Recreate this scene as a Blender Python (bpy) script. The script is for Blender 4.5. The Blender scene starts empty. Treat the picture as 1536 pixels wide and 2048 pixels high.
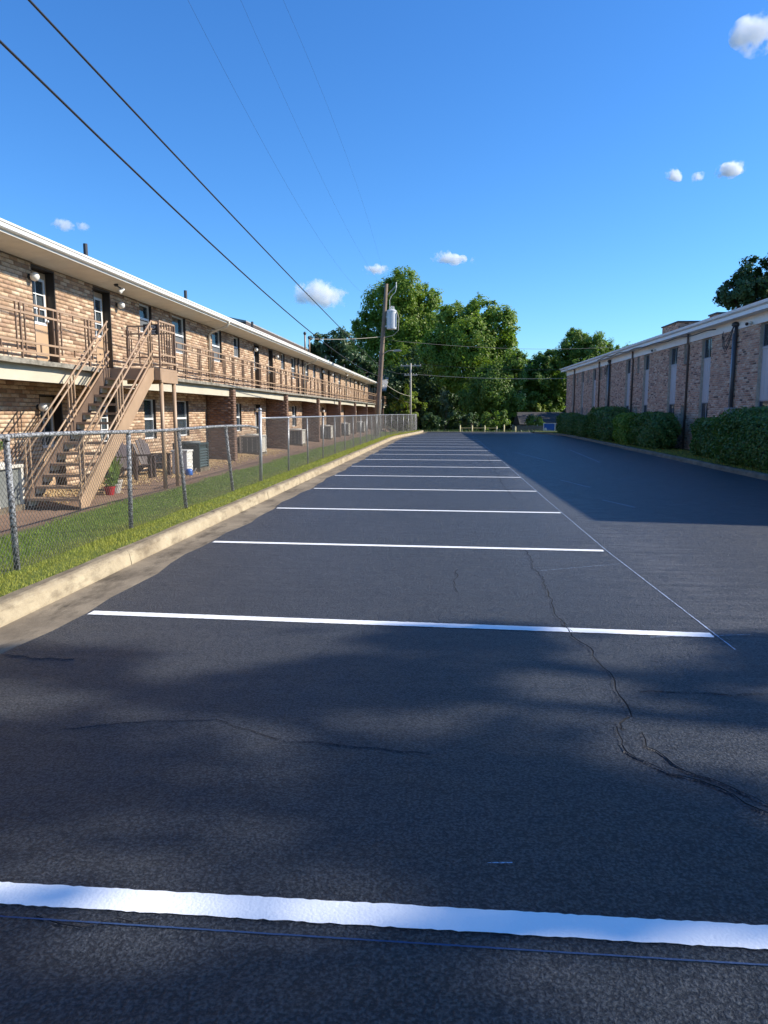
import bpy, math, random
import numpy as np
from mathutils import Vector, Matrix

random.seed(7)
RNG = np.random.default_rng(11)
R = math.radians
scene = bpy.context.scene

# ------------------------------------------------------------------ camera
F, PX, PY, EYE, VPX, VPY = 1420.0, 768.0, 1024.0, 1.65, 896.0, 826.0   # measured on the 1536 x 2048 photograph
PITCH = math.atan((PY - VPY) / F)
YAW = math.atan((VPX - PX) * math.cos(PITCH) / F)
FW = np.array([-math.sin(YAW) * math.cos(PITCH), math.cos(YAW) * math.cos(PITCH), -math.sin(PITCH)])
RT = np.array([math.cos(YAW), math.sin(YAW), 0.0])
UP = np.cross(RT, FW)
EYEP = np.array([0, 0, EYE])
cam_data = bpy.data.cameras.new('camera')
cam = bpy.data.objects.new('camera', cam_data)
scene.collection.objects.link(cam)
cam_data.sensor_fit = 'VERTICAL'
cam_data.sensor_height = 36.0
cam_data.lens = 36.0 * F / 2048.0
cam_data.clip_start = 0.05
cam_data.clip_end = 30000.0
cam.matrix_world = Matrix(((RT[0], UP[0], -FW[0], 0), (RT[1], UP[1], -FW[1], 0), (RT[2], UP[2], -FW[2], EYE), (0, 0, 0, 1)))
scene.camera = cam

# ------------------------------------------------------------------ world, sun, exposure
SUN_TO = Vector((1.52, 0.22, 1.0)).normalized()          # towards the sun
world = bpy.data.worlds.new('World')
scene.world = world
world.use_nodes = True
wn = world.node_tree
sky = wn.nodes.new('ShaderNodeTexSky')
sky.sky_type = 'NISHITA'
sky.sun_disc = False
sky.sun_elevation = math.asin(SUN_TO.z)
sky.sun_rotation = math.atan2(SUN_TO.x, SUN_TO.y)
sky.altitude = 250
sky.air_density = 1.15
sky.dust_density = 0.25
sky.ozone_density = 3.2
hsv = wn.nodes.new('ShaderNodeHueSaturation')
hsv.inputs['Saturation'].default_value = 1.18
wn.links.new(sky.outputs[0], hsv.inputs['Color'])
tint = wn.nodes.new('ShaderNodeMixRGB')
tint.blend_type = 'MULTIPLY'
tint.inputs[0].default_value = 1.0
tint.inputs[2].default_value = (0.57, 0.885, 1.22, 1.0)
wn.links.new(hsv.outputs[0], tint.inputs[1])
wn.links.new(tint.outputs[0], wn.nodes['Background'].inputs[0])
wn.nodes['Background'].inputs[1].default_value = 0.12
sun_data = bpy.data.lights.new('sun', 'SUN')
sun_data.energy = 5.0
sun_data.angle = R(0.53)
sun_data.color = (1.0, 0.92, 0.78)
sun = bpy.data.objects.new('sun', sun_data)
sun.rotation_euler = SUN_TO.to_track_quat('Z', 'Y').to_euler()
sun.location = (60, 10, 60)
scene.collection.objects.link(sun)
scene.view_settings.view_transform = 'Standard'
scene.view_settings.look = 'None'
scene.view_settings.gamma = 1.0
scene.view_settings.exposure = 0.56
scene.cycles.volume_bounces = 10
scene.cycles.use_denoising = True
scene.cycles.max_bounces = 8
scene.cycles.transparent_max_bounces = 16

# ------------------------------------------------------------------ helpers
def ray(x, y):
    return FW + RT * (x - PX) / F - UP * (y - PY) / F
def on_z(x, y, z=0.0):
    d = ray(x, y)
    return EYEP + d * (z - EYE) / d[2]
def on_x(x, y, X):
    d = ray(x, y)
    return EYEP + d * X / d[0]
def on_y(x, y, Y):
    d = ray(x, y)
    return EYEP + d * Y / d[1]

def tag(o, label=None, cat=None, group=None, kind=None):
    if label: o['label'] = label
    if cat: o['category'] = cat
    if group: o['group'] = group
    if kind: o['kind'] = kind
    return o

def link(o, parent=None):
    scene.collection.objects.link(o)
    if parent is not None:
        o.parent = parent
    return o

def thing(name, label, cat, loc=(0, 0, 0), rz=0.0, group=None):
    o = bpy.data.objects.new(name, None)
    o.empty_display_size = 0.2
    o.location = loc
    o.rotation_euler = (0, 0, rz)
    link(o)
    return tag(o, label, cat, group)

class MB:
    """collects polygons, then builds one mesh"""
    def __init__(self):
        self.v = []
        self.f = []
        self.m = []
    def add(self, vs, fs, mi=0):
        b = len(self.v)
        self.v.extend([tuple(map(float, p)) for p in vs])
        self.f.extend([tuple(i + b for i in f) for f in fs])
        self.m.extend([mi] * len(fs))
        return self
    def box(self, x0, x1, y0, y1, z0, z1, mi=0):
        return self.add([(x0, y0, z0), (x1, y0, z0), (x1, y1, z0), (x0, y1, z0), (x0, y0, z1), (x1, y0, z1), (x1, y1, z1), (x0, y1, z1)],
                        [(3, 2, 1, 0), (4, 5, 6, 7), (0, 1, 5, 4), (1, 2, 6, 5), (2, 3, 7, 6), (3, 0, 4, 7)], mi)
    def bar(self, a, b, w, h=None, mi=0, up=(0, 0, 1)):
        a, b = Vector(a), Vector(b)
        h = h or w
        d = (b - a).normalized()
        s = d.cross(Vector(up))
        if s.length < 1e-4:
            s = d.cross(Vector((0, 1, 0)))
        s.normalize()
        t = s.cross(d).normalized()
        vs = []
        for p in (a, b):
            for i, j in ((-1, -1), (1, -1), (1, 1), (-1, 1)):
                vs.append(p + s * (i * w / 2) + t * (j * h / 2))
        return self.add(vs, [(3, 2, 1, 0), (4, 5, 6, 7), (0, 1, 5, 4), (1, 2, 6, 5), (2, 3, 7, 6), (3, 0, 4, 7)], mi)
    def tube(self, pts, rad, n=8, mi=0, caps=True):
        pts = [Vector(p) for p in pts]
        rads = rad if isinstance(rad, (list, tuple)) else [rad] * len(pts)
        vs, fs = [], []
        ref = None
        for i, p in enumerate(pts):
            d = (pts[min(i + 1, len(pts) - 1)] - pts[max(i - 1, 0)]).normalized()
            if ref is None:
                ref = d.orthogonal().normalized()
            s = (ref - d * ref.dot(d))
            s = s.normalized() if s.length > 1e-5 else d.orthogonal().normalized()
            ref = s
            t = d.cross(s)
            for k in range(n):
                a = 2 * math.pi * k / n
                vs.append(p + (s * math.cos(a) + t * math.sin(a)) * rads[i])
        for i in range(len(pts) - 1):
            for k in range(n):
                k2 = (k + 1) % n
                fs.append((i * n + k, i * n + k2, (i + 1) * n + k2, (i + 1) * n + k))
        if caps:
            fs.append(tuple(range(n - 1, -1, -1)))
            fs.append(tuple((len(pts) - 1) * n + k for k in range(n)))
        return self.add(vs, fs, mi)
    def lathe(self, c, prof, n=16, mi=0):
        vs, fs = [], []
        for r, z in prof:
            for k in range(n):
                a = 2 * math.pi * k / n
                vs.append((c[0] + r * math.cos(a), c[1] + r * math.sin(a), c[2] + z))
        for i in range(len(prof) - 1):
            for k in range(n):
                k2 = (k + 1) % n
                fs.append((i * n + k, i * n + k2, (i + 1) * n + k2, (i + 1) * n + k))
        fs.append(tuple(range(n - 1, -1, -1)))
        fs.append(tuple((len(prof) - 1) * n + k for k in range(n)))
        return self.add(vs, fs, mi)
    def prism(self, poly, axis, a, b, mi=0):
        """poly: 2-D points; axis 'x','y','z' is the extrusion axis"""
        def P(u, v, w):
            return {'x': (w, u, v), 'y': (u, w, v), 'z': (u, v, w)}[axis]
        n = len(poly)
        vs = [P(u, v, a) for u, v in poly] + [P(u, v, b) for u, v in poly]
        fs = [tuple(range(n)), tuple(range(2 * n - 1, n - 1, -1))]
        fs += [(i, i + n, (i + 1) % n + n, (i + 1) % n) for i in range(n)]
        return self.add(vs, fs, mi)
    def mesh(self, name, mats, smooth=False):
        me = bpy.data.meshes.new(name)
        me.from_pydata(self.v, [], self.f)
        mats = mats if isinstance(mats, (list, tuple)) else [mats]
        for m in mats:
            me.materials.append(m)
        if len(mats) > 1:
            me.polygons.foreach_set('material_index', self.m)
        if smooth:
            me.polygons.foreach_set('use_smooth', [True] * len(self.f))
        fix_normals(me)
        me.update()
        return me
    def build(self, name, mats, parent=None, smooth=False, bevel=0.0):
        o = bpy.data.objects.new(name, self.mesh(name, mats, smooth))
        link(o, parent)
        if bevel:
            b = o.modifiers.new('bevel', 'BEVEL')
            b.width = bevel
            b.segments = 2
            b.limit_method = 'ANGLE'
        return o

def fix_normals(me):
    import bmesh
    if len(me.polygons) > 60000:
        return
    bm = bmesh.new()
    bm.from_mesh(me)
    bmesh.ops.recalc_face_normals(bm, faces=bm.faces)
    bm.to_mesh(me)
    bm.free()

def np_mesh(name, verts, faces, mats, smooth=False):
    """verts (n,3), faces (m,k) with constant k"""
    verts = np.asarray(verts, np.float32)
    faces = np.asarray(faces, np.int32)
    me = bpy.data.meshes.new(name)
    me.vertices.add(len(verts))
    me.vertices.foreach_set('co', verts.ravel())
    m, k = faces.shape
    me.loops.add(m * k)
    me.loops.foreach_set('vertex_index', faces.ravel())
    me.polygons.add(m)
    me.polygons.foreach_set('loop_start', np.arange(0, m * k, k, dtype=np.int32))
    me.polygons.foreach_set('loop_total', np.full(m, k, np.int32))
    if smooth:
        me.polygons.foreach_set('use_smooth', np.ones(m, bool))
    for mt in (mats if isinstance(mats, (list, tuple)) else [mats]):
        me.materials.append(mt)
    me.update(calc_edges=True)
    me.validate()
    return me

def inst(name, mesh, parent=None, loc=(0, 0, 0), rot=(0, 0, 0), scale=None):
    o = bpy.data.objects.new(name, mesh)
    o.location = loc
    o.rotation_euler = rot
    if scale: o.scale = scale
    return link(o, parent)

def copy_tree(o, parent=None, loc=None):
    c = o.copy()
    link(c, parent)
    if loc is not None:
        c.location = loc
    for ch in list(o.children):
        copy_tree(ch, c)
    return c

# ------------------------------------------------------------------ materials
class NT:
    def __init__(self, name):
        self.mat = bpy.data.materials.new(name)
        self.mat.use_nodes = True
        self.t = self.mat.node_tree
        self.bsdf = self.t.nodes['Principled BSDF']
        self.out = self.t.nodes['Material Output']
    def n(self, typ, **kw):
        nd = self.t.nodes.new('ShaderNode' + typ)
        for k, v in kw.items():
            if k in nd.inputs:
                nd.inputs[k].default_value = v
            else:
                setattr(nd, k, v)
        return nd
    def l(self, a, b):
        self.t.links.new(a, b)
    def coord(self):
        return self.n('TexCoord').outputs['Object']
    def mapped(self, vec, scale=(1, 1, 1)):
        m = self.n('Mapping')
        m.inputs['Scale'].default_value = scale
        self.l(vec, m.inputs['Vector'])
        return m.outputs[0]
    def noise(self, vec, scale, detail=4, rough=0.55):
        nd = self.n('TexNoise', Scale=scale, Detail=detail, Roughness=rough)
        self.l(vec, nd.inputs['Vector'])
        return nd.outputs['Fac']
    def ramp(self, fac, stops):
        r = self.n('ValToRGB')
        e = r.color_ramp.elements
        while len(e) < len(stops):
            e.new(0.5)
        for el, (p, c) in zip(e, stops):
            el.position = p
            el.color = (c[0], c[1], c[2], 1) if not isinstance(c, (int, float)) else (c, c, c, 1)
        self.l(fac, r.inputs[0])
        return r.outputs[0]
    def mix(self, fac, a, b, blend='MIX'):
        m = self.n('MixRGB', blend_type=blend)
        for s, v in ((m.inputs[0], fac), (m.inputs[1], a), (m.inputs[2], b)):
            if hasattr(v, 'is_linked') or hasattr(v, 'links'):
                self.l(v, s)
            elif isinstance(v, (int, float)):
                s.default_value = v if s == m.inputs[0] else (v, v, v, 1)
            else:
                s.default_value = (v[0], v[1], v[2], 1)
        return m.outputs[0]
    def math(self, op, a, b=0.5, c=None):
        m = self.n('Math', operation=op)
        for s, v in zip(m.inputs, (a, b, c)):
            if v is None: continue
            if isinstance(v, (int, float)): s.default_value = v
            else: self.l(v, s)
        return m.outputs[0]
    def bump(self, h, strength, dist):
        b = self.n('Bump', Strength=strength, Distance=dist)
        self.l(h, b.inputs['Height'])
        self.l(b.outputs[0], self.bsdf.inputs['Normal'])
    def set(self, color=None, rough=None, metal=None, spec=None):
        for key, v in (('Base Color', color), ('Roughness', rough), ('Metallic', metal), ('Specular IOR Level', spec)):
            if v is None: continue
            s = self.bsdf.inputs[key]
            if isinstance(v, (int, float)): s.default_value = v
            elif isinstance(v, (tuple, list)): s.default_value = (v[0], v[1], v[2], 1)
            else: self.l(v, s)
        return self

def paint(name, col, rough=0.5, var=0.12, scale=3.0, metal=0.0, dirt=None, bump=0.15):
    """plain painted or cast surface with a little mottling and wear"""
    t = NT(name)
    c = t.coord()
    n1 = t.noise(c, scale, 6, 0.65)
    lo = tuple(v * (1 - var) for v in col)
    hi = tuple(min(1, v * (1 + var)) for v in col)
    colr = t.ramp(n1, [(0.3, lo), (0.7, hi)])
    if dirt:
        n2 = t.noise(c, scale * 2.7, 8, 0.7)
        colr = t.mix(t.ramp(n2, [(dirt[1], 0), (dirt[1] + 0.12, 1)]), colr, dirt[0])
    t.set(colr, t.ramp(n1, [(0.2, max(0, rough - 0.1)), (0.8, min(1, rough + 0.1))]), metal)
    if bump:
        t.bump(t.noise(c, 60, 4), bump, 0.004)
    return t.mat

def brick_mat(name, cols, rough=0.85):
    t = NT(name)
    c = t.coord()
    geo = t.n('NewGeometry')
    info = t.n('ObjectInfo')
    f = t.math('FRACT', t.math('ADD', geo.outputs['Random Per Island'], info.outputs['Random']))
    base = t.ramp(f, [(i / (len(cols) - 1), cc) for i, cc in enumerate(cols)])
    t.t.nodes[-1].color_ramp.interpolation = 'LINEAR'
    n1 = t.noise(c, 26, 6, 0.7)
    base = t.mix(t.ramp(n1, [(0.42, 0.0), (0.75, 0.45)]), base, tuple(v * 0.55 for v in cols[0]))
    n3 = t.noise(c, 0.6, 3)
    base = t.mix(t.ramp(n3, [(0.5, 0.0), (0.8, 0.2)]), base, tuple(v * 0.6 for v in cols[1]))
    t.set(base, rough, 0, 0.3)
    t.bump(t.noise(c, 90, 5, 0.7), 0.5, 0.004)
    return t.mat

def leaf_mat(name, c0, c1, c2, trans=0.35, rough=0.5):
    t = NT(name)
    geo = t.n('NewGeometry')
    r = geo.outputs['Random Per Island']
    col = t.ramp(r, [(0.0, c0), (0.55, c1), (1.0, c2)])
    c = t.coord()
    n = t.noise(c, 0.45, 3)
    col = t.mix(t.ramp(n, [(0.35, 0.0), (0.7, 0.45)]), col, c2)
    t.set(col, rough, 0, 0.35)
    tr = t.n('BsdfTranslucent')
    t.l(t.mix(1.0, col, (1.0, 1.15, 0.55), 'MULTIPLY'), tr.inputs['Color'])
    ms = t.n('MixShader')
    ms.inputs[0].default_value = trans
    t.l(t.bsdf.outputs[0], ms.inputs[1])
    t.l(tr.outputs[0], ms.inputs[2])
    t.l(ms.outputs[0], t.out.inputs[0])
    return t.mat

M = {}
def asphalt():
    t = NT('sealed_asphalt')
    c = t.coord()
    big = t.noise(c, 0.7, 5, 0.6)
    mid = t.noise(t.mapped(c, (1.0, 2.6, 1)), 3.0, 6, 0.65)
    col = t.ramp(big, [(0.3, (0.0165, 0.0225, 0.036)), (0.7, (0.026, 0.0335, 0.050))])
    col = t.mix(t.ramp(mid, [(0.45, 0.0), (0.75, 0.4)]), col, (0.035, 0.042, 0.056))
    # pale dust wiped along the chalk line and out in the drive lane
    sep = t.n('SeparateXYZ')
    t.l(c, sep.inputs[0])
    band = t.math('SUBTRACT', 1.0, t.math('MULTIPLY', t.math('ABSOLUTE', t.math('SUBTRACT', sep.outputs[0], 2.35)), 0.85))
    wipe = t.noise(t.mapped(c, (0.9, 5.0, 1)), 1.6, 7, 0.72)
    dust = t.math('MULTIPLY', t.math('MAXIMUM', band, 0.12), t.ramp(wipe, [(0.42, 0.0), (0.72, 1.0)]))
    col = t.mix(t.math('MULTIPLY', dust, 0.8), col, (0.16, 0.16, 0.17))
    streak = t.noise(t.mapped(c, (0.35, 9.0, 1)), 1.1, 6, 0.7)
    far = t.n('MapRange')
    far.inputs['From Min'].default_value = 3.0
    far.inputs['From Max'].default_value = 5.5
    t.l(sep.outputs[0], far.inputs['Value'])
    col = t.mix(t.math('MULTIPLY', far.outputs[0], t.ramp(streak, [(0.5, 0.0), (0.68, 0.35)])), col, (0.11, 0.11, 0.115))
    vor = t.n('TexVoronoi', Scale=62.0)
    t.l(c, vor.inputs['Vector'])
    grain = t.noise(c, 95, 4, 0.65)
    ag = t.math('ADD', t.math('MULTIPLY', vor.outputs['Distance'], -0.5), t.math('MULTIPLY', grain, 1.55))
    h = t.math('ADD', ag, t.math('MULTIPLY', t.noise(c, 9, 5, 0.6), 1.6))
    speck_shade = t.ramp(ag, [(0.38, 0.0), (0.85, 1.0)])
    col = t.mix(t.math('MULTIPLY', speck_shade, 0.8), t.mix(1.0, col, (0.62, 0.64, 0.68), 'MULTIPLY'), t.mix(1.0, col, (1.7, 1.7, 1.7), 'MULTIPLY'))  # aggregate specks; the dark ones also paint in shade between the grains
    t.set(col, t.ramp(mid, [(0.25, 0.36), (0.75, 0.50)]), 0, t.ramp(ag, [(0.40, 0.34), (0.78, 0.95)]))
    t.bump(h, 1.0, 0.02)
    return t.mat
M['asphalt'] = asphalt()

def line_paint(name, col, wear=0.62):
    t = NT(name)
    c = t.coord()
    n = t.noise(c, 55, 6, 0.75)
    f = t.ramp(n, [(wear, 0.0), (wear + 0.06, 0.75)])
    t.set(t.mix(f, col, (0.06, 0.065, 0.075)), 0.55, 0, 0.4)
    vor = t.n('TexVoronoi', Scale=78.0)
    t.l(c, vor.inputs['Vector'])
    t.bump(t.math('ADD', t.math('MULTIPLY', vor.outputs['Distance'], -0.8), t.noise(c, 120, 3)), 0.35, 0.004)
    return t.mat
M['white_line'] = line_paint('white_line_paint', (0.90, 0.90, 0.89), 0.68)
M['tar'] = paint('dark_crack_filler', (0.006, 0.006, 0.007), 0.9, 0.2)
M['chalk'] = line_paint('blue_chalk', (0.42, 0.52, 0.68), 0.50)
M['chalk_dark'] = line_paint('blue_string_mark', (0.03, 0.06, 0.14), 0.6)

def concrete(name, col, dark, s=2.2, amount=0.5, lichen=None):
    t = NT(name)
    c = t.coord()
    n1 = t.noise(c, s, 8, 0.7)
    n2 = t.noise(t.mapped(c, (1, 0.35, 1)), s * 3.2, 8, 0.7)
    col1 = t.ramp(n1, [(0.3, dark), (0.62, col)])
    col1 = t.mix(t.ramp(n2, [(0.5, 0.0), (0.66, amount)]), col1, tuple(v * 0.45 for v in dark))
    col1 = t.mix(t.ramp(t.noise(c, 140, 3), [(0.3, 0.25), (0.6, 0.0)]), col1, tuple(v * 0.5 for v in dark))
    if lichen is not None:
        sep = t.n('SeparateXYZ')
        t.l(c, sep.inputs[0])
        mr = t.n('MapRange')
        mr.inputs['From Min'].default_value = lichen - 0.03
        mr.inputs['From Max'].default_value = lichen + 0.03
        t.l(t.math('ADD', sep.outputs[2], t.math('MULTIPLY', t.math('SUBTRACT', n2, 0.5), 0.16)), mr.inputs['Value'])
        col1 = t.mix(t.math('MULTIPLY', mr.outputs[0], 0.7), col1, tuple(v * 0.5 for v in dark))
    t.set(col1, 0.88, 0, 0.25)
    t.bump(t.math('ADD', t.noise(c, 120, 5, 0.7), t.math('MULTIPLY', t.noise(c, 14, 5), 1.5)), 0.6, 0.006)
    return t.mat
M['kerb'] = concrete('kerb_concrete', (0.48, 0.40, 0.27), (0.30, 0.235, 0.155), 2.2, 0.6, 0.125)
M['pan'] = concrete('gutter_concrete', (0.32, 0.26, 0.18), (0.15, 0.12, 0.085), 1.1, 0.85)
M['slab'] = concrete('mouldy_slab_concrete', (0.36, 0.33, 0.27), (0.12, 0.11, 0.09), 5.0, 0.6)
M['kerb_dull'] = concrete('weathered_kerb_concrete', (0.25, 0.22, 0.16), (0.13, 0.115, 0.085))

def soil():
    t = NT('yard_soil')
    c = t.coord()
    n1 = t.noise(c, 1.3, 7, 0.65)
    n2 = t.noise(c, 30, 5, 0.7)
    dirt = t.ramp(n1, [(0.3, (0.20, 0.125, 0.085)), (0.7, (0.31, 0.205, 0.14))])
    dirt = t.mix(t.ramp(n2, [(0.4, 0.0), (0.75, 0.4)]), dirt, (0.13, 0.085, 0.06))
    turf = t.ramp(n2, [(0.3, (0.07, 0.095, 0.025)), (0.7, (0.17, 0.205, 0.05))])
    sep = t.n('SeparateXYZ')
    t.l(c, sep.inputs[0])
    wob = t.math('MULTIPLY', t.math('SUBTRACT', n1, 0.5), 0.8)
    x = t.math('ADD', sep.outputs[0], wob)
    mr = t.n('MapRange')
    mr.inputs['From Min'].default_value = -6.2
    mr.inputs['From Max'].default_value = -5.9
    t.l(x, mr.inputs['Value'])
    t.set(t.mix(mr.outputs[0], dirt, turf), 0.95, 0, 0.15)
    t.bump(t.math('ADD', n2, t.math('MULTIPLY', t.noise(c, 8, 5), 2.0)), 0.7, 0.012)
    return t.mat
M['yard'] = soil()
def turf_m():
    t = NT('turf_ground')
    c = t.coord()
    n2 = t.noise(c, 14, 6, 0.7)
    t.set(t.ramp(n2, [(0.3, (0.035, 0.05, 0.016)), (0.7, (0.085, 0.10, 0.035))]), 0.95, 0, 0.15)
    t.bump(n2, 0.8, 0.03)
    return t.mat
M['turf'] = turf_m()

def grass_m():
    t = NT('grass_blades')
    geo = t.n('NewGeometry')
    r = geo.outputs['Random Per Island']
    col = t.ramp(r, [(0.0, (0.13, 0.24, 0.032)), (0.6, (0.22, 0.335, 0.048)), (1.0, (0.36, 0.40, 0.09))])
    sep = t.n('SeparateXYZ')
    c = t.coord()
    t.l(c, sep.inputs[0])
    mr = t.n('MapRange')
    mr.inputs['From Min'].default_value = -4.7
    mr.inputs['From Max'].default_value = -3.9
    t.l(t.math('ADD', sep.outputs[0], t.math('MULTIPLY', t.math('SUBTRACT', t.noise(c, 1.6, 4), 0.5), 1.2)), mr.inputs['Value'])
    col = t.mix(t.math('MULTIPLY', mr.outputs[0], 0.75), col, (0.42, 0.40, 0.08))
    t.set(col, 0.6, 0, 0.25)
    tr = t.n('BsdfTranslucent')
    t.l(col, tr.inputs['Color'])
    ms = t.n('MixShader')
    ms.inputs[0].default_value = 0.35
    t.l(t.bsdf.outputs[0], ms.inputs[1])
    t.l(tr.outputs[0], ms.inputs[2])
    t.l(ms.outputs[0], t.out.inputs[0])
    return t.mat
M['grass'] = grass_m()

M['brick_tan'] = brick_mat('tan_brick', [(0.27, 0.165, 0.105), (0.46, 0.305, 0.195), (0.58, 0.42, 0.28), (0.68, 0.53, 0.38), (0.50, 0.33, 0.22), (0.34, 0.22, 0.15)])
M['brick_wing'] = brick_mat('brown_brick', [(0.15, 0.085, 0.06), (0.21, 0.12, 0.08), (0.26, 0.155, 0.105), (0.19, 0.115, 0.085), (0.30, 0.20, 0.145)])
M['brick_red'] = brick_mat('antique_red_brick', [(0.13, 0.08, 0.07), (0.58, 0.30, 0.20), (0.70, 0.44, 0.30), (0.60, 0.31, 0.21), (0.78, 0.58, 0.43), (0.40, 0.21, 0.15), (0.66, 0.44, 0.32)])
M['mortar'] = paint('tan_mortar', (0.25, 0.175, 0.115), 0.95, 0.2, 8)
M['mortar_dark'] = paint('brown_mortar', (0.16, 0.11, 0.085), 0.95, 0.2, 8)
M['mortar_grey'] = paint('smeared_mortar', (0.54, 0.43, 0.34), 0.95, 0.25, 9)
M['white'] = paint('white_trim_paint', (0.80, 0.78, 0.73), 0.5, 0.06, 2, dirt=((0.45, 0.42, 0.36), 0.66))
M['white_cool'] = paint('white_eave_paint', (0.88, 0.87, 0.85), 0.5, 0.05, 2, dirt=((0.55, 0.54, 0.52), 0.68))
M['dark_jamb'] = paint('dark_brown_jamb', (0.035, 0.026, 0.022), 0.55, 0.15)
M['stringer_dark'] = paint('dark_brown_stringer', (0.13, 0.085, 0.06), 0.6, 0.2)  # darker brown, for the inner stringer only
M['cream'] = paint('cream_beam_paint', (0.52, 0.475, 0.37), 0.55, 0.06, 2, dirt=((0.42, 0.38, 0.29), 0.68))
M['soffit'] = paint('soffit_board_paint', (0.74, 0.69, 0.60), 0.7, 0.10, 2.5, dirt=((0.26, 0.21, 0.15), 0.66))
M['tan_paint'] = paint('tan_steel_paint', (0.39, 0.262, 0.165), 0.45, 0.10, 3, dirt=((0.25, 0.15, 0.09), 0.70))
M['tan_door'] = paint('tan_door_paint', (0.50, 0.34, 0.21), 0.45, 0.05, 2)
M['brown_rail'] = paint('brown_rail_paint', (0.24, 0.155, 0.10), 0.45, 0.12, 5, dirt=((0.16, 0.09, 0.055), 0.66))
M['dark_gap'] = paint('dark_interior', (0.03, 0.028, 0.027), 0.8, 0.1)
M['window_white'] = paint('window_frame_white', (0.72, 0.73, 0.73), 0.4, 0.04)
M['window_grey'] = paint('window_frame_grey', (0.30, 0.30, 0.32), 0.4, 0.06)
M['screen'] = paint('insect_screen', (0.11, 0.12, 0.13), 0.7, 0.08)
M['blind'] = paint('window_blind', (0.60, 0.61, 0.60), 0.6, 0.05)
M['panel'] = paint('grey_spandrel_panel', (0.54, 0.49, 0.48), 0.55, 0.08, 1.2, dirt=((0.20, 0.17, 0.16), 0.68))
M['roof_grey'] = paint('grey_metal_roof', (0.36, 0.35, 0.33), 0.5, 0.25, 1.2)
M['shingle'] = paint('dark_shingles', (0.055, 0.05, 0.05), 0.9, 0.3, 6, bump=0.6)
M['brown_fascia'] = paint('brown_fascia', (0.10, 0.07, 0.055), 0.6, 0.15)
M['downspout'] = paint('cream_downspout', (0.66, 0.60, 0.48), 0.45, 0.06, 2, dirt=((0.35, 0.29, 0.21), 0.68))
M['downspout_brown'] = paint('brown_downspout', (0.13, 0.09, 0.075), 0.5, 0.12, 2)
M['conduit'] = paint('dark_conduit', (0.055, 0.055, 0.06), 0.5, 0.15)
M['black'] = paint('black_cable', (0.018, 0.018, 0.02), 0.5, 0.15)
M['globe'] = paint('milk_glass_globe', (0.80, 0.78, 0.72), 0.25, 0.03, bump=0)
M['galv'] = paint('galvanised_steel', (0.36, 0.37, 0.38), 0.45, 0.18, 9, metal=0.55, dirt=((0.20, 0.19, 0.17), 0.62))
M['galv_old'] = paint('lichen_spotted_steel', (0.36, 0.37, 0.38), 0.65, 0.25, 14, metal=0.2, dirt=((0.05, 0.047, 0.045), 0.44))
M['wire'] = paint('fence_wire', (0.13, 0.13, 0.13), 0.6, 0.15, 20, metal=0.3, bump=0)
M['wood_pole'] = paint('weathered_pole_wood', (0.235, 0.17, 0.12), 0.9, 0.3, 2.0, dirt=((0.09, 0.065, 0.05), 0.6), bump=0.5)
M['wood_pale'] = paint('grey_pole_wood', (0.42, 0.38, 0.30), 0.85, 0.2, 3.0)
M['wood_fence'] = paint('old_fence_boards', (0.20, 0.15, 0.11), 0.9, 0.25, 3.0)
M['bark'] = paint('tree_bark', (0.10, 0.075, 0.055), 0.95, 0.3, 5, bump=0.8)
M['transformer'] = paint('pale_transformer_paint', (0.60, 0.60, 0.59), 0.35, 0.05)
M['ac_cream'] = paint('cream_sheet_metal', (0.56, 0.53, 0.46), 0.45, 0.08)
M['ac_grey'] = paint('grey_coil_guard', (0.17, 0.18, 0.17), 0.5, 0.12)
M['ac_teal'] = paint('dark_teal_sheet_metal', (0.03, 0.055, 0.06), 0.4, 0.12)
M['ac_teal_light'] = paint('teal_louvre', (0.07, 0.105, 0.11), 0.4, 0.12)
M['plastic_brown'] = paint('brown_resin', (0.065, 0.042, 0.036), 0.45, 0.1)
M['red'] = paint('red_glazed_pot', (0.35, 0.02, 0.025), 0.3, 0.1)
M['pot_grey'] = paint('grey_pot', (0.38, 0.35, 0.31), 0.7, 0.1)
M['white_plastic'] = paint('white_plastic', (0.72, 0.71, 0.66), 0.4, 0.05)
M['blue'] = paint('blue_panel_paint', (0.012, 0.115, 0.42), 0.4, 0.06)
M['blue_ball'] = paint('blue_plastic', (0.03, 0.14, 0.50), 0.35, 0.1)
M['bollard'] = paint('pale_yellow_bollard', (0.58, 0.52, 0.26), 0.6, 0.1)
M['pebble'] = brick_mat('yellow_pebbles', [(0.30, 0.19, 0.09), (0.46, 0.31, 0.15), (0.56, 0.42, 0.23), (0.40, 0.26, 0.13)])

def glass():
    t = NT('window_glass')
    t.set((0.055, 0.07, 0.085), 0.04, 0, 0.9)
    tr = t.n('BsdfTransparent')
    tr.inputs[0].default_value = (0.85, 0.9, 0.92, 1)
    ms = t.n('MixShader')
    ms.inputs[0].default_value = 0.45
    t.l(t.bsdf.outputs[0], ms.inputs[1])
    t.l(tr.outputs[0], ms.inputs[2])
    t.l(ms.outputs[0], t.out.inputs[0])
    t.bump(t.noise(t.coord(), 1.5, 2), 0.05, 0.02)
    return t.mat
M['glass'] = glass()

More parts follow.
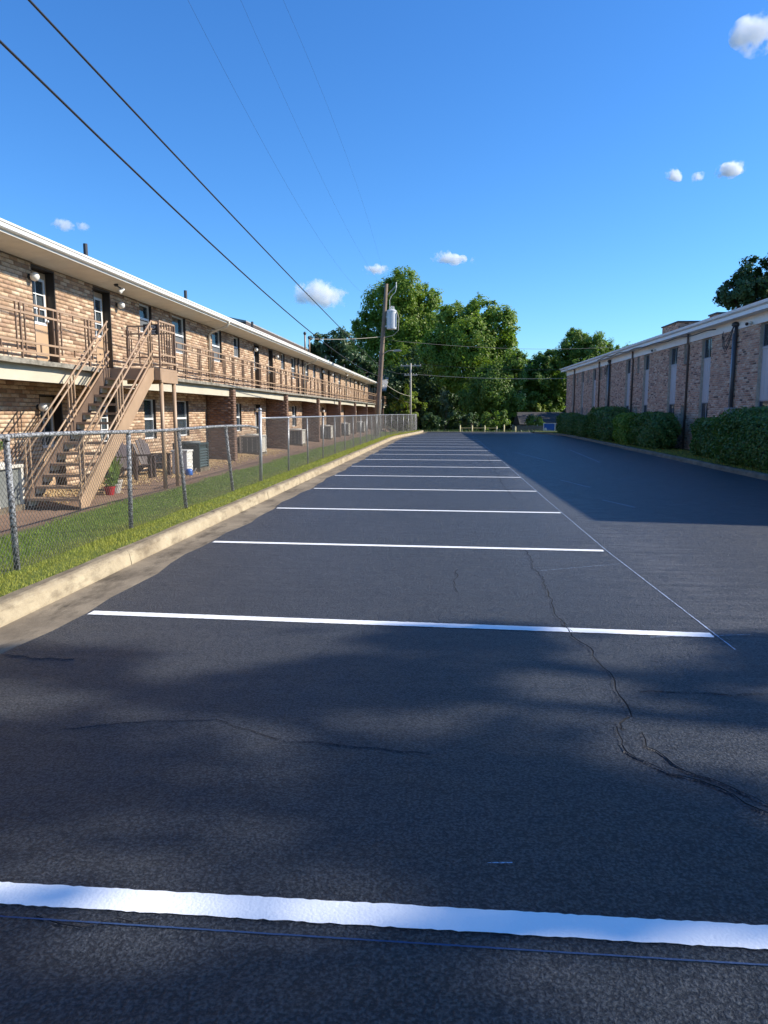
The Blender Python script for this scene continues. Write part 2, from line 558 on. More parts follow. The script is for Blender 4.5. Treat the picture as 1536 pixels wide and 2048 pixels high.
LEAF = dict(
    oak=leaf_mat('sunny_broadleaf', (0.13, 0.215, 0.032), (0.205, 0.30, 0.042), (0.29, 0.37, 0.06), 0.5),
    mid=leaf_mat('mid_green_leaf', (0.105, 0.185, 0.04), (0.17, 0.26, 0.055), (0.24, 0.32, 0.07), 0.5),
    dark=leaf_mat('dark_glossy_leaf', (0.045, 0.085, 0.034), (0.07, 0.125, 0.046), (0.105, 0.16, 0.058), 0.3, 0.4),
    lime=leaf_mat('lime_leaf', (0.13, 0.20, 0.022), (0.20, 0.27, 0.035), (0.30, 0.34, 0.05)),
    pale=leaf_mat('pale_leaf', (0.11, 0.15, 0.07), (0.16, 0.20, 0.10), (0.20, 0.23, 0.12)),
    hedge=leaf_mat('hedge_leaf', (0.065, 0.13, 0.032), (0.10, 0.185, 0.046), (0.15, 0.24, 0.06), 0.3),
    hedge_light=leaf_mat('light_hedge_leaf', (0.13, 0.23, 0.03), (0.18, 0.29, 0.04), (0.24, 0.34, 0.055), 0.35),
)

# ------------------------------------------------------------------ terrain
def sstep(a, b, x):
    t = min(1, max(0, (x - a) / (b - a)))
    return t * t * (3 - 2 * t)
def gh(x, y):
    """height of open ground around the lot"""
    drop = -2.4 * sstep(64, 80, y) * sstep(-8.5, -3.0, x)
    return drop

def ground():
    xs = [-400, -120, -60, -30, -18, -12, -9] + [-8 + 0.75 * i for i in range(48)] + [32, 45, 70, 140, 400]
    ys = [-300, -80, -30, -12, 0, 12, 24, 36, 48, 58, 62] + [64 + 1.0 * i for i in range(20)] + [90, 110, 150, 260, 600, 1500]
    vs = [(x, y, gh(x, y) - 0.14) for y in ys for x in xs]
    n = len(xs)
    fs = [(j * n + i, j * n + i + 1, (j + 1) * n + i + 1, (j + 1) * n + i) for j in range(len(ys) - 1) for i in range(n - 1)]
    o = MB().add(vs, fs).build('ground', M['turf'], smooth=True)
    tag(o, 'grassy ground around and beyond the parking lot', kind='structure')
ground()

LOT_END = 62.3
def kerb_left_x(y):      # face of the kerb, bending in towards the far end
    return -3.48 + 1.35 * sstep(44, 64, y)
def edge_left_x(y):
    return kerb_left_x(y) + 0.46 + 0.035 * math.sin(y * 1.3) + 0.03 * math.sin(y * 3.7 + 1)
def kerb_right_x(y):
    return 7.85 + 0.0185 * (y - 18) - 1.6 * sstep(50, 60, y) ** 2

def lot():
    ys = sorted(set([round(-6 + 0.5 * i, 3) for i in range(137)] + [LOT_END]))
    ys = [y for y in ys if y <= LOT_END]
    nx = 26
    vs, fs = [], []
    for y in ys:
        x0, x1 = edge_left_x(y), kerb_right_x(y) + 0.03
        if y < 14: x1 = 30 if y < 4 else 30 + (kerb_right_x(14) - 30) * sstep(4, 10, y)
        for i in range(nx):
            vs.append((x0 + (x1 - x0) * i / (nx - 1), y, 0.0))
    for j in range(len(ys) - 1):
        for i in range(nx - 1):
            a = j * nx + i
            fs.append((a, a + 1, a + nx + 1, a + nx))
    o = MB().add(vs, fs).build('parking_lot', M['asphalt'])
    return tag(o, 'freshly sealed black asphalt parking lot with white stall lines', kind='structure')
LOT = lot()

def ribbon(name, pts, w, mat, parent, z=0.004, rough=0.0, seed=0):
    """flat painted strip along pts (x,y) with slightly ragged edges"""
    rg = random.Random(seed)
    P = [Vector((p[0], p[1], 0)) for p in pts]
    total = sum((P[i + 1] - P[i]).length for i in range(len(P) - 1))
    step = 0.022 if rough else 9e9
    out = []
    for i in range(len(P) - 1):
        n = max(1, int((P[i + 1] - P[i]).length / step))
        for k in range(n):
            out.append(P[i].lerp(P[i + 1], k / n))
    out.append(P[-1])
    vs, fs = [], []
    for i, p in enumerate(out):
        d = (out[min(i + 1, len(out) - 1)] - out[max(i - 1, 0)]).normalized()
        s = Vector((-d.y, d.x, 0))
        a = w / 2 + rg.uniform(-rough, rough)
        b = w / 2 + rg.uniform(-rough, rough)
        vs += [p + s * a + Vector((0, 0, z)), p - s * b + Vector((0, 0, z))]
    for i in range(len(out) - 1):
        fs.append((2 * i, 2 * i + 1, 2 * i + 3, 2 * i + 2))
    return MB().add(vs, fs).build(name, mat, parent)

# painted stall lines: 3.31 m apart, measured on the photograph
for k in range(19):
    yl = 2.12 + 3.335 * k if k < 1 else 5.465 + 3.375 * (k - 1)
    yr = 2.15 if k < 1 else 5.335 + 3.30 * (k - 1)
    yl = yl if k < 1 else yr + 0.17
    if yl > LOT_END - 1.0: break
    xl = edge_left_x(yl) + 0.03
    xr = 1.99 if k < 2 else 1.89
    o = ribbon('painted_line', [(xl, yl), (xr, yr)], 0.108, M['white_line'], LOT, 0.004, 0.003, k)
ribbon('chalk_line', [(2.03, 5.0), (1.93, 8.6), (1.90, 14), (1.88, 30), (1.86, 46)], 0.009, M['chalk'], LOT, 0.004, 0.003, 77)
ribbon('string_mark', [(-2.2, 2.015), (0, 2.02), (2.2, 2.03)], 0.007, M['chalk_dark'], LOT, 0.004, 0.001, 78)

def crack(pix, seed, w=0.02, amp=0.02, h=0.0045):
    """a crack that has been sealed over: a low lip on each side of a groove"""
    rg = random.Random(seed)
    P = [Vector(on_z(x, y)) for x, y in pix]
    pts = []
    for i in range(len(P) - 1):
        n = max(2, int((P[i + 1] - P[i]).length / 0.06))
        for k in range(n):
            pts.append(P[i].lerp(P[i + 1], k / n))
    pts.append(P[-1])
    j = Vector((0, 0, 0))
    out = []
    for p in pts:
        j = j * 0.75 + Vector((rg.uniform(-amp, amp), rg.uniform(-amp, amp), 0))
        out.append(p + j)
    prof = [(-1.6, 0.0012), (-0.8, h), (-0.35, h * 0.9), (0.0, 0.0014), (0.4, h * 0.8), (0.9, h * 0.8), (1.7, 0.0012)]
    vs, fs = [], []
    m = len(prof)
    for i, p in enumerate(out):
        d = (out[min(i + 1, len(out) - 1)] - out[max(i - 1, 0)]).normalized()
        s = Vector((-d.y, d.x, 0))
        ww = w * rg.uniform(0.6, 1.3)
        for u, z in prof:
            vs.append(p + s * (u * ww) + Vector((0, 0, z * rg.uniform(0.6, 1.2) if 0 < abs(u) < 1.2 else z)))
    for i in range(len(out) - 1):
        for k in range(m - 1):
            a = i * m + k
            fs.append((a, a + 1, a + m + 1, a + m))
    mb_ = MB().add(vs, fs)
    mb_.m = [1 if (q % (m - 1)) in (2, 3) else 0 for q in range(len(fs))]
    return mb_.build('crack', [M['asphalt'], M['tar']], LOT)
crack([(1052, 1100), (1080, 1155), (1092, 1180)], 1, 0.012)
crack([(1090, 1172), (1095, 1195), (1105, 1210), (1118, 1240), (1140, 1275), (1178, 1300), (1195, 1335), (1215, 1355), (1237, 1400), (1248, 1430), (1238, 1456)], 2, 0.015, 0.02, 0.006)
crack([(1237, 1455), (1245, 1480), (1270, 1515), (1330, 1545), (1430, 1575), (1536, 1632)], 3, 0.010, 0.02, 0.006)
crack([(1285, 1462), (1300, 1490), (1340, 1525), (1400, 1550), (1480, 1585), (1560, 1630)], 4, 0.009, 0.02, 0.006)
crack([(1030, 1000), (1000, 960), (985, 930), (975, 915)], 5, 0.012)
crack([(120, 1460), (300, 1445), (430, 1440), (500, 1460), (560, 1485), (700, 1492), (860, 1505)], 6, 0.005, 0.015, 0.003)
crack([(80, 1828), (170, 1845), (260, 1832), (330, 1838)], 7, 0.006)
crack([(917, 1140), (914, 1160), (920, 1185)], 8, 0.012)
crack([(1280, 1383), (1400, 1385), (1530, 1390)], 9, 0.007)
crack([(10, 1308), (60, 1316), (140, 1318)], 10, 0.010)
for i, (a, b) in enumerate([((1080, 1142), (1240, 1128)), ((975, 1727), (1025, 1727)), ((1300, 1275), (1500, 1270)), ((1030, 905), (1110, 925)), ((1140, 900), (1200, 925)), ((1205, 1000), (1270, 1015)), ((1120, 960), (1180, 975))]):
    p, q = on_z(*a), on_z(*b)
    ribbon('scuff_mark', [(p[0], p[1]), (q[0], q[1])], 0.005 if i < 3 else 0.02, M['chalk'], LOT, 0.0035, 0.002, 90 + i)

# gutter pan between kerb and asphalt
vs, fs = [], []
yy = [-6 + 0.5 * i for i in range(139)]
for y in yy:
    xk = kerb_left_x(y)
    for t_, z_ in ((-0.02, -0.018), (0.22, -0.022), (0.44, -0.008), (0.62, -0.006)):
        vs.append((xk + t_, y, z_))
for j in range(len(yy) - 1):
    for i in range(3):
        a = j * 4 + i
        fs.append((a, a + 1, a + 5, a + 4))
tag(MB().add(vs, fs).build('gutter', M['pan'], smooth=True), 'stained concrete gutter strip along the left kerb', kind='structure')

def kerb(name, label, xf, y0, y1, side, mat, hgt, sec=3.05, gap_at=()):
    root = bpy.data.objects.new(name, None)
    link(root)
    tag(root, label, kind='structure')
    y = y0
    k = 0
    rg = random.Random(5)
    while y < y1 - 0.1:
        e = min(y1, y + sec)
        n = 8
        prof = [(0.0, -0.2), (0.0, 0.0), (side * 0.02, hgt - 0.045), (side * 0.045, hgt - 0.012), (side * 0.075, hgt), (side * 0.17, hgt - 0.004), (side * 0.175, -0.2)]
        dz = rg.uniform(-0.006, 0.006)
        vs, fs = [], []
        for i in range(n + 1):
            yv = y + 0.004 + (e - y - 0.008) * i / n
            x = xf(yv)
            for u, z in prof:
                vs.append((x + u + rg.uniform(-0.003, 0.003), yv, z + (dz + rg.uniform(-0.004, 0.004) if z > 0 else 0)))
        m = len(prof)
        for i in range(n):
            for q in range(m - 1):
                a = i * m + q
                fs.append((a, a + 1, a + m + 1, a + m))
        fs.append(tuple(range(m)))
        fs.append(tuple(n * m + q for q in range(m - 1, -1, -1)))
        MB().add(vs, fs).build('kerb_section', mat, root, smooth=False)
        y = e
        k += 1
    return root
kerb('kerb_left', 'weathered concrete kerb below the grass strip on the left', kerb_left_x, -4.75, 63.5, -1, M['kerb'], 0.15)
kerb('kerb_right', 'dull concrete kerb in front of the hedges on the right', kerb_right_x, 14.2, 59.5, 1, M['kerb_dull'], 0.13)

# yard between kerb and left building, and verge in front of right building
def yard_z(x):
    pts = [(-8.75, 0.05), (-8.0, 0.02), (-7.4, -0.03), (-6.3, -0.03), (-5.4, 0.05), (-4.6, 0.11), (-3.95, 0.145), (-3.6, 0.14)]
    if x <= pts[0][0]: return pts[0][1]
    for (a, za), (b, zb) in zip(pts, pts[1:]):
        if x <= b: return za + (zb - za) * (x - a) / (b - a)
    return pts[-1][1]
def strip(name, label, mat, xa, xb, y0, y1, zf, nx=24, dy=1.0):
    vs, fs = [], []
    ny = int((y1 - y0) / dy)
    for j in range(ny + 1):
        y = y0 + (y1 - y0) * j / ny
        a, b = xa(y), xb(y)
        for i in range(nx):
            x = a + (b - a) * i / (nx - 1)
            vs.append((x, y, zf(x, y) + 0.008 * math.sin(x * 5.1 + y * 2.3) * (1 if 0 < i < nx - 1 else 0)))
    for j in range(ny):
        for i in range(nx - 1):
            q = j * nx + i
            fs.append((q, q + 1, q + nx + 1, q + nx))
    return tag(MB().add(vs, fs).build(name, mat, smooth=True), label, kind='structure')
strip('yard', 'brown yard and grass strip in front of the left building', M['yard'], lambda y: -9.2, lambda y: kerb_left_x(y) - 0.165, -6, 92, lambda x, y: yard_z(x - (kerb_left_x(y) + 3.48) * sstep(-8, -4, x)) + gh(x, y))
strip('verge', 'shaded grass verge between right kerb and brick building', M['turf'], lambda y: kerb_right_x(y) + 0.165, lambda y: 15.0, 14.3, 63, lambda x, y: 0.115 + gh(x, y) * 1.0, 12)

# grass blades
def blades(name, label, n, fx, hscale, seed, mat):
    rg = np.random.default_rng(seed)
    P, hh, ww = fx(rg, n)
    n = len(P)
    a = rg.uniform(0, 2 * np.pi, n)
    lean = rg.uniform(0.1, 0.75, n) * hh
    la = rg.uniform(0, 2 * np.pi, n)
    side = np.stack([np.cos(a), np.sin(a), np.zeros(n)], 1) * (ww / 2)[:, None]
    tip = P + np.stack([np.cos(la) * lean, np.sin(la) * lean, hh], 1)
    V = np.stack([P - side, P + side, tip], 1).reshape(-1, 3)
    Fc = np.arange(3 * n).reshape(-1, 3)
    o = link(bpy.data.objects.new(name, np_mesh(name, V, Fc, mat)))
    return tag(o, label, 'grass', kind='stuff')
def left_grass(rg, n):
    u = rg.uniform(0, 1, n)
    y = 3.0 * (62 / 3.0) ** u                          # denser close to the lens
    xk = -3.48 + 1.35 * np.array([sstep(44, 64, v) for v in y])
    bound = -5.98 + 0.2 * np.sin(y * 0.9) + 0.12 * np.sin(y * 2.7 + 1) + rg.normal(0, 0.12, n)
    x = xk - 0.165 - rg.uniform(0, 1, n) * (xk - 0.165 - bound)
    z = np.array([yard_z(a - (k + 3.48)) for a, k in zip(x, xk)]) - 0.01
    sc = 1 + y / 22
    hh = rg.uniform(0.018, 0.045, n) * (1 + 0.2 * y / 20)
    ww = rg.uniform(0.004, 0.008, n) * sc * 1.3
    return np.stack([x, y, z], 1), hh, ww
blades('grass', 'mown green and yellowish grass along the chain link fence', 150000, left_grass, 1, 3, M['grass'])
def right_grass(rg, n):
    y = 15 * (60 / 15.0) ** rg.uniform(0, 1, n)
    x = np.array([kerb_right_x(v) for v in y]) + 0.2 + rg.uniform(0, 1.6, n)
    return np.stack([x, y, np.full(n, 0.105)], 1), rg.uniform(0.03, 0.07, n), rg.uniform(0.01, 0.02, n)
blades('grass', 'shaded grass on the narrow verge under the hedges', 22000, right_grass, 1, 4, M['grass'])
def far_grass(rg, n):
    y = rg.uniform(62.6, 74, n)
    x = rg.uniform(-4, 16, n)
    return np.stack([x, y, np.array([gh(a, b) - 0.15 for a, b in zip(x, y)])], 1), rg.uniform(0.15, 0.45, n), rg.uniform(0.03, 0.07, n)
blades('undergrowth', 'dark rough undergrowth behind the yellow bollards', 9000, far_grass, 1, 5, LEAF['dark'])

# ------------------------------------------------------------------ brick wall generator
BR_L, BR_H, BR_J = 0.245, 0.070, 0.012
def bricks_uv(u0, u1, z0, z1, openings, L=BR_L, H=BR_H, J=BR_J, seed=0):
    """list of (ua, ub, za, zb) rectangles in running bond, cut at openings"""
    out = []
    rows = int((z1 - z0 + J) / (H + J) + 0.5)
    for r in range(rows):
        za = z0 + r * (H + J)
        zb = min(za + H, z1)
        if zb - za < 0.03: continue
        segs = [(u0, u1)]
        for (a, b, c, d) in openings:
            if c < zb - 0.02 and d > za + 0.02:
                new = []
                for (s, e) in segs:
                    if b <= s or a >= e: new.append((s, e)); continue
                    if a > s: new.append((s, a))
                    if b < e: new.append((b, e))
                segs = new
        off = (r % 2) * (L + J) / 2
        for (s, e) in segs:
            k = math.floor((s - u0 - off) / (L + J))
            while True:
                ua = u0 + off + k * (L + J)
                ub = ua + L
                k += 1
                if ua >= e: break
                a, b = max(ua, s), min(ub, e)
                if b - a > 0.03: out.append((a, b, za, zb))
    return out

def brick_boxes(rects, place, depth=0.011, seed=1):
    """place(u, w, z) maps wall coordinates (u along, w out of the wall) to world arrays"""
    rg = np.random.default_rng(seed)
    r = np.array(rects)
    n = len(r)
    d = depth * rg.uniform(0.55, 1.25, n)
    c = 0.004
    U = np.stack([r[:, 0], r[:, 1], r[:, 1], r[:, 0], r[:, 0] + c, r[:, 1] - c, r[:, 1] - c, r[:, 0] + c], 1)
    Z = np.stack([r[:, 2], r[:, 2], r[:, 3], r[:, 3], r[:, 2] + c, r[:, 2] + c, r[:, 3] - c, r[:, 3] - c], 1)
    W = np.concatenate([np.full((n, 4), -0.004), np.repeat(d[:, None], 4, 1)], 1)
    V = place(U.ravel(), W.ravel(), Z.ravel())
    f0 = np.array([[4, 5, 6, 7], [0, 1, 5, 4], [1, 2, 6, 5], [2, 3, 7, 6], [3, 0, 4, 7]])
    Fc = (np.arange(n)[:, None, None] * 8 + f0[None]).reshape(-1, 4)
    return V, Fc

def backing(rect, openings, place, thick):
    """solid wall with rectangular holes, as one mesh of boxes"""
    u0, u1, z0, z1 = rect
    us = sorted(set([u0, u1] + [v for o in openings for v in o[:2] if u0 < v < u1]))
    mb = MB()
    for a, b in zip(us, us[1:]):
        cuts = sorted([(o[2], o[3]) for o in openings if o[0] <= a + 1e-6 and o[1] >= b - 1e-6])
        z = z0
        for c, d in cuts + [(z1, z1)]:
            if c > z + 1e-4:
                pts = [(a, -thick, z), (b, -thick, z), (b, 0, z), (a, 0, z), (a, -thick, c), (b, -thick, c), (b, 0, c), (a, 0, c)]
                vs = [tuple(place(np.array([p[0]]), np.array([p[1]]), np.array([p[2]]))[0]) for p in pts]
                mb.add(vs, [(3, 2, 1, 0), (4, 5, 6, 7), (0, 1, 5, 4), (1, 2, 6, 5), (2, 3, 7, 6), (3, 0, 4, 7)])
            z = max(z, d)
    return mb

def pick_largest(rects, place, want, full_only=(BR_L, BR_H)):
    """indices of the whole bricks that show largest in the frame"""
    sc = []
    for i, (a, b, c, d) in enumerate(rects):
        if abs(b - a - full_only[0]) > 1e-4 or abs(d - c - full_only[1]) > 1e-4: continue
        P = place(np.array([a, b, a]), np.zeros(3), np.array([c, c, d]))
        v = P - EYEP
        dep = v @ FW
        if dep.min() < 1: continue
        x = PX + F * (v @ RT) / dep
        y = PY - F * (v @ UP) / dep
        if x.min() < 2 or x.max() > 1534 or y.min() < 2: continue
        sc.append((-(abs(x[1] - x[0]) * abs(y[2] - y[0])), i))
    sc.sort()
    return [i for _, i in sc[:want]]

# ------------------------------------------------------------------ left apartment building
WX = -8.4              # wall face
SLX = -7.4             # balcony edge
BY0, BY1 = 2.0, 89.6
FL2 = 2.60
SOF = 4.66
apt = thing('apartment_building', 'long two-storey tan brick apartment building with balcony, left of the lot', 'building', (WX, BY0, 0))
def L(x, y, z):                      # world -> apt local
    return (x - WX, y - BY0, z)
def place_left(u, w, z):
    return np.stack([w, u - BY0, z], -1)

doors, wins = [], []                 # (y0, y1, z0, z1, style)
for k in range(-1, 6):
    o = 8.6 + 16.6 * k
    for floor in (0, 1):
        zf = 0.02 if floor == 0 else FL2
        for (a, b) in ((5.52, 6.40), (8.05, 8.92)):
            doors.append((o + a, o + b, zf, zf + 2.03))
        for (a, b, small) in ((0.0, 1.10, 0), (2.62, 3.42, 1), (10.62, 11.42, 1), (12.95, 14.05, 0)):
            if floor == 1:
                wins.append((o + a, o + b, 3.85 if small else 3.50, 4.63, small))
            else:
                wins.append((o + a, o + b, 0.92, 2.05, 2))
doors = [d for d in doors if BY0 + .3 < d[0] and d[1] < BY1 - .3]
wins = [w for w in wins if BY0 + .3 < w[0] and w[1] < BY1 - .3]
opens = [d[:4] for d in doors] + [w[:4] for w in wins]
wall = backing((BY0, BY1, -0.15, SOF + 0.12), opens, place_left, 0.36).build('wall', M['mortar'], apt)
rects = bricks_uv(BY0, BY1, -0.10, SOF - 0.02, opens)
big = set(pick_largest(rects, lambda u, w, z: np.stack([np.full_like(u, WX) + w, u, z], -1), 300))
V, Fc = brick_boxes([r for i, r in enumerate(rects) if i not in big], place_left)
tag(link(bpy.data.objects.new('brick_courses', np_mesh('brick_courses', V, Fc, M['brick_tan'])), apt), kind='stuff')
one_v, one_f = brick_boxes([(-BR_L / 2, BR_L / 2, 0, BR_H)], lambda u, w, z: np.stack([w, u, z], -1))
brick_me = np_mesh('brick', one_v, one_f, M['brick_tan'])
for i in sorted(big):
    a, b, c, d = rects[i]
    inst('brick', brick_me, wall, (random.uniform(-0.002, 0.002), (a + b) / 2 - BY0, c))

# wing walls that carry the balcony
WINGS = [24.5 + 8.26 * k for k in range(8)]
wing_rects = bricks_uv(0, 0.98, -0.1, 2.46, [], seed=3)
wing_rects_f = bricks_uv(0.0, 0.28, -0.1, 2.46, [], L=0.118, H=BR_H)
def wing_mesh():
    mb = MB().box(0.02, 0.985, -0.135, 0.135, -0.15, 2.465)
    me = mb.mesh('wing_wall', M['mortar_dark'])
    V1, F1 = brick_boxes(wing_rects, lambda u, w, z: np.stack([u + 0.012, -0.135 - w, z], -1), seed=5)
    V2, F2 = brick_boxes(wing_rects, lambda u, w, z: np.stack([0.992 - u, 0.135 + w, z], -1), seed=6)
    V3, F3 = brick_boxes(wing_rects_f, lambda u, w, z: np.stack([0.985 + w, u - 0.14, z], -1), seed=7)
    VV = np.concatenate([V1, V2, V3])
    FF = np.concatenate([F1, F2 + len(V1), F3 + len(V1) + len(V2)])
    return me, np_mesh('wing_bricks', VV, FF, M['brick_wing'])
wing_me, wing_br = wing_mesh()
for y in WINGS:
    w = inst('wing_wall', wing_me, apt, (0, y - BY0, 0))
    tag(inst('wing_bricks', wing_br, w), kind='stuff')

# balcony slab, beams
mb = MB()
n = 180
prof_n = 4
vs, fs = [], []
for i in range(n + 1):
    y = BY0 + (BY1 + 0.4 - BY0) * i / n
    j1, j2 = random.uniform(-0.006, 0.006), random.uniform(-0.006, 0.006)
    for x, z in ((WX + 0.0, 2.60), (SLX + j1, 2.60 + j2 * .5), (SLX + j2, 2.515 + j1), (WX + 0.0, 2.515)):
        vs.append(L(x, y, z))
for i in range(n):
    for q in range(4):
        a, b = i * 4 + q, i * 4 + (q + 1) % 4
        fs.append((a, b, b + 4, a + 4))
fs += [(0, 1, 2, 3), tuple(n * 4 + q for q in (3, 2, 1, 0))]
mb.add(vs, fs).build('balcony_slab', M['slab'], apt)
spans = [(BY0, WINGS[0] - 0.15)] + [(a + 0.15, b - 0.15) for a, b in zip(WINGS, WINGS[1:])] + [(WINGS[-1] + 0.15, BY1)]
for si, (a, b) in enumerate(spans):
    m_ = MB()
    vs, fs = [], []
    N = 20
    for i in range(N + 1):
        t_ = i / N
        y = a + (b - a) * t_
        zb = 2.225 + (0.0 if si == 0 else 0.045 * math.sin(math.pi * t_))
        for x, z in ((SLX - 0.20, 2.513), (SLX - 0.16, 2.513), (SLX - 0.16, zb), (SLX - 0.20, zb)):
            vs.append(L(x, y, z))
    for i in range(N):
        for q in range(4):
            p_, r_ = i * 4 + q, i * 4 + (q + 1) % 4
            fs.append((p_, r_, r_ + 4, p_ + 4))
    fs += [(0, 1, 2, 3), tuple(N * 4 + q for q in (3, 2, 1, 0))]
    m_.add(vs, fs).build('balcony_beam', M['cream'], apt)
MB().box(*[v for p in ((WX + 0.02 - WX, SLX - 0.21 - WX), (0.1, BY1 - BY0 - 0.1), (2.485, 2.511)) for v in p]).build('balcony_ceiling', M['soffit'], apt)

# windows and doors (built once, copied)
def make_window(w, h, style):
    """style 0/1 double-hung upstairs, 2 ground floor with pale curtain"""
    f = MB()
    t_ = 0.045
    x0, x1 = -0.13, -0.07
    f.box(x0, x1, 0.003, t_, 0.003, h - 0.003).box(x0, x1, w - t_, w - 0.023, 0.003, h - 0.003)
    f.box(x0, x1, t_, w - t_, 0.003, t_).box(x0, x1, t_, w - t_, h - t_, h - 0.003)
    f.box(x0 + 0.01, x1 + 0.008, t_, w - t_, h * 0.5 - 0.028, h * 0.5 + 0.028)
    fr = f.build('window', M['window_white'])
    p = MB().box(-0.118, -0.112, t_, w - t_, h * 0.5 + 0.028, h - t_).build('pane', M['glass'], fr)
    if style == 2:
        MB().box(-0.108, -0.102, t_, w - t_, t_, h * 0.5 - 0.028).build('pane', M['glass'], fr)
    else:
        MB().box(-0.108, -0.102, t_, w - t_, t_, h * 0.5 - 0.028).build('insect_screen', M['screen'], fr)
    MB().box(-0.13, 0.004, w - 0.022, w - 0.001, 0.002, h - 0.002).build('jamb', M['dark_jamb'], fr)
    b = MB()
    nb = int((h - 2 * t_) / 0.05)
    for i in range(nb):
        z = t_ + i * 0.05
        b.add([(-0.175, t_, z), (-0.175, w - t_, z), (-0.16, w - t_, z + 0.046), (-0.16, t_, z + 0.046)], [(0, 1, 2, 3)])
    b.build('blind', M['blind'], fr)
    s = MB()
    for q in range(max(3, int(w / 0.1))):
        ww = (w + 0.06) / max(3, int(w / 0.1))
        s.box(-0.07, 0.035, -0.03 + q * ww + 0.004, -0.03 + (q + 1) * ww - 0.004, -0.075, -0.004)
    s.build('sill', M['brick_tan'], fr)
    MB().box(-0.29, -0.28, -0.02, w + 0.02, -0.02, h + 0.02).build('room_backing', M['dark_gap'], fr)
    return fr
WT = {}
used_w = set()
for (a, b, c, d, st) in wins:
    key = (round(b - a, 2), round(d - c, 2), st)
    loc = (0, a - BY0, c)
    if key not in WT:
        WT[key] = make_window(b - a, d - c, st)
        WT[key].parent = apt
        WT[key].location = loc
    else:
        copy_tree(WT[key], apt, loc)

def make_door(w, h):
    d = MB()
    x0, x1 = -0.230, -0.185
    lz0, lz1, ly0, ly1 = 0.92, h - 0.22, 0.12, w - 0.12
    d.box(x0, x1, 0.032, w - 0.032, 0.005, lz0).box(x0, x1, 0.032, w - 0.032, lz1, h - 0.06)
    d.box(x0, x1, 0.032, ly0, lz0, lz1).box(x0, x1, ly1, w - 0.032, lz0, lz1)
    leaf = d.build('door', M['tan_door'])
    f = MB()
    f.box(-0.255, 0.004, 0.002, 0.03, 0.003, h - 0.003).box(-0.255, 0.004, w - 0.03, w - 0.002, 0.003, h - 0.003).box(-0.255, 0.004, 0.03, w - 0.03, h - 0.04, h - 0.003)
    f.build('door_frame', M['dark_jamb'], leaf)
    g = MB()
    g.box(-0.195, -0.175, ly0 - 0.03, ly0 + 0.03, lz0 - 0.03, lz1 + 0.03).box(-0.195, -0.175, ly1 - 0.03, ly1 + 0.03, lz0 - 0.03, lz1 + 0.03)
    g.box(-0.195, -0.175, ly0 + 0.03, ly1 - 0.03, lz0 - 0.03, lz0 + 0.025).box(-0.195, -0.175, ly0 + 0.03, ly1 - 0.03, lz1 - 0.025, lz1 + 0.03)
    ym = (ly0 + ly1) / 2
    g.box(-0.193, -0.178, ym - 0.011, ym + 0.011, lz0 + 0.025, lz1 - 0.025)
    for q in (1, 2):
        z = lz0 + (lz1 - lz0) * q / 3
        g.box(-0.193, -0.181, ly0 + 0.03, ly1 - 0.03, z - 0.011, z + 0.011)
    g.build('glazing_bar', M['window_white'], leaf)
    for q in range(3):
        for s in range(2):
            za = lz0 + (lz1 - lz0) * q / 3
            zb = lz0 + (lz1 - lz0) * (q + 1) / 3
            ya, yb = (ly0 + 0.03, ym - 0.011) if s == 0 else (ym + 0.011, ly1 - 0.03)
            MB().box(-0.215, -0.211, ya, yb, za + 0.012, zb - 0.012).build('pane', M['glass'], leaf)
    MB().box(-0.222, -0.219, ly0, ly1, lz0, lz1).build('curtain', M['blind'], leaf)
    k = MB()
    k.lathe((0, 0, 0), [(0.012, -0.0), (0.012, 0.03), (0.028, 0.04), (0.03, 0.06), (0.015, 0.07)], 10)
    ko = k.build('door_knob', M['galv'], leaf)
    ko.rotation_euler = (0, R(90), 0)
    ko.location = (-0.185, w - 0.11, 0.98)
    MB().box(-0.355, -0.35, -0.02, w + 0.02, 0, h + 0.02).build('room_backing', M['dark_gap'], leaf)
    return leaf
door0 = None
for (a, b, c, d) in doors:
    if door0 is None:
        door0 = make_door(0.875, d - c)
        door0.parent = apt
        door0.location = (0, a - BY0, c)
    else:
        copy_tree(door0, apt, (0, a - BY0, c))

# wall lamps beside the doors
def make_lamp():
    m_ = MB().lathe((0, 0, 0), [(0.055, 0.0), (0.06, 0.015), (0.035, 0.05), (0.03, 0.07)], 12)
    base = m_.build('wall_lamp', M['black'])
    base.rotation_euler = (0, R(90), 0)
    g = MB().lathe((0, 0, 0.12), [(0.04, -0.075), (0.072, -0.055), (0.09, 0.0), (0.08, 0.05), (0.045, 0.082), (0.01, 0.09)], 16)
    g.build('globe', M['globe'], base, smooth=True)
    return base
lamp0 = None
for (a, b, c, d) in doors:
    near_pair = ((a - 8.6) % 16.6) < 7
    y = a - 0.09 if near_pair else b + 0.32
    z = c + 1.75
    loc = (0.012, y - BY0, z)
    if lamp0 is None:
        lamp0 = make_lamp(); lamp0.parent = apt; lamp0.location = loc
    else:
        copy_tree(lamp0, apt, loc)

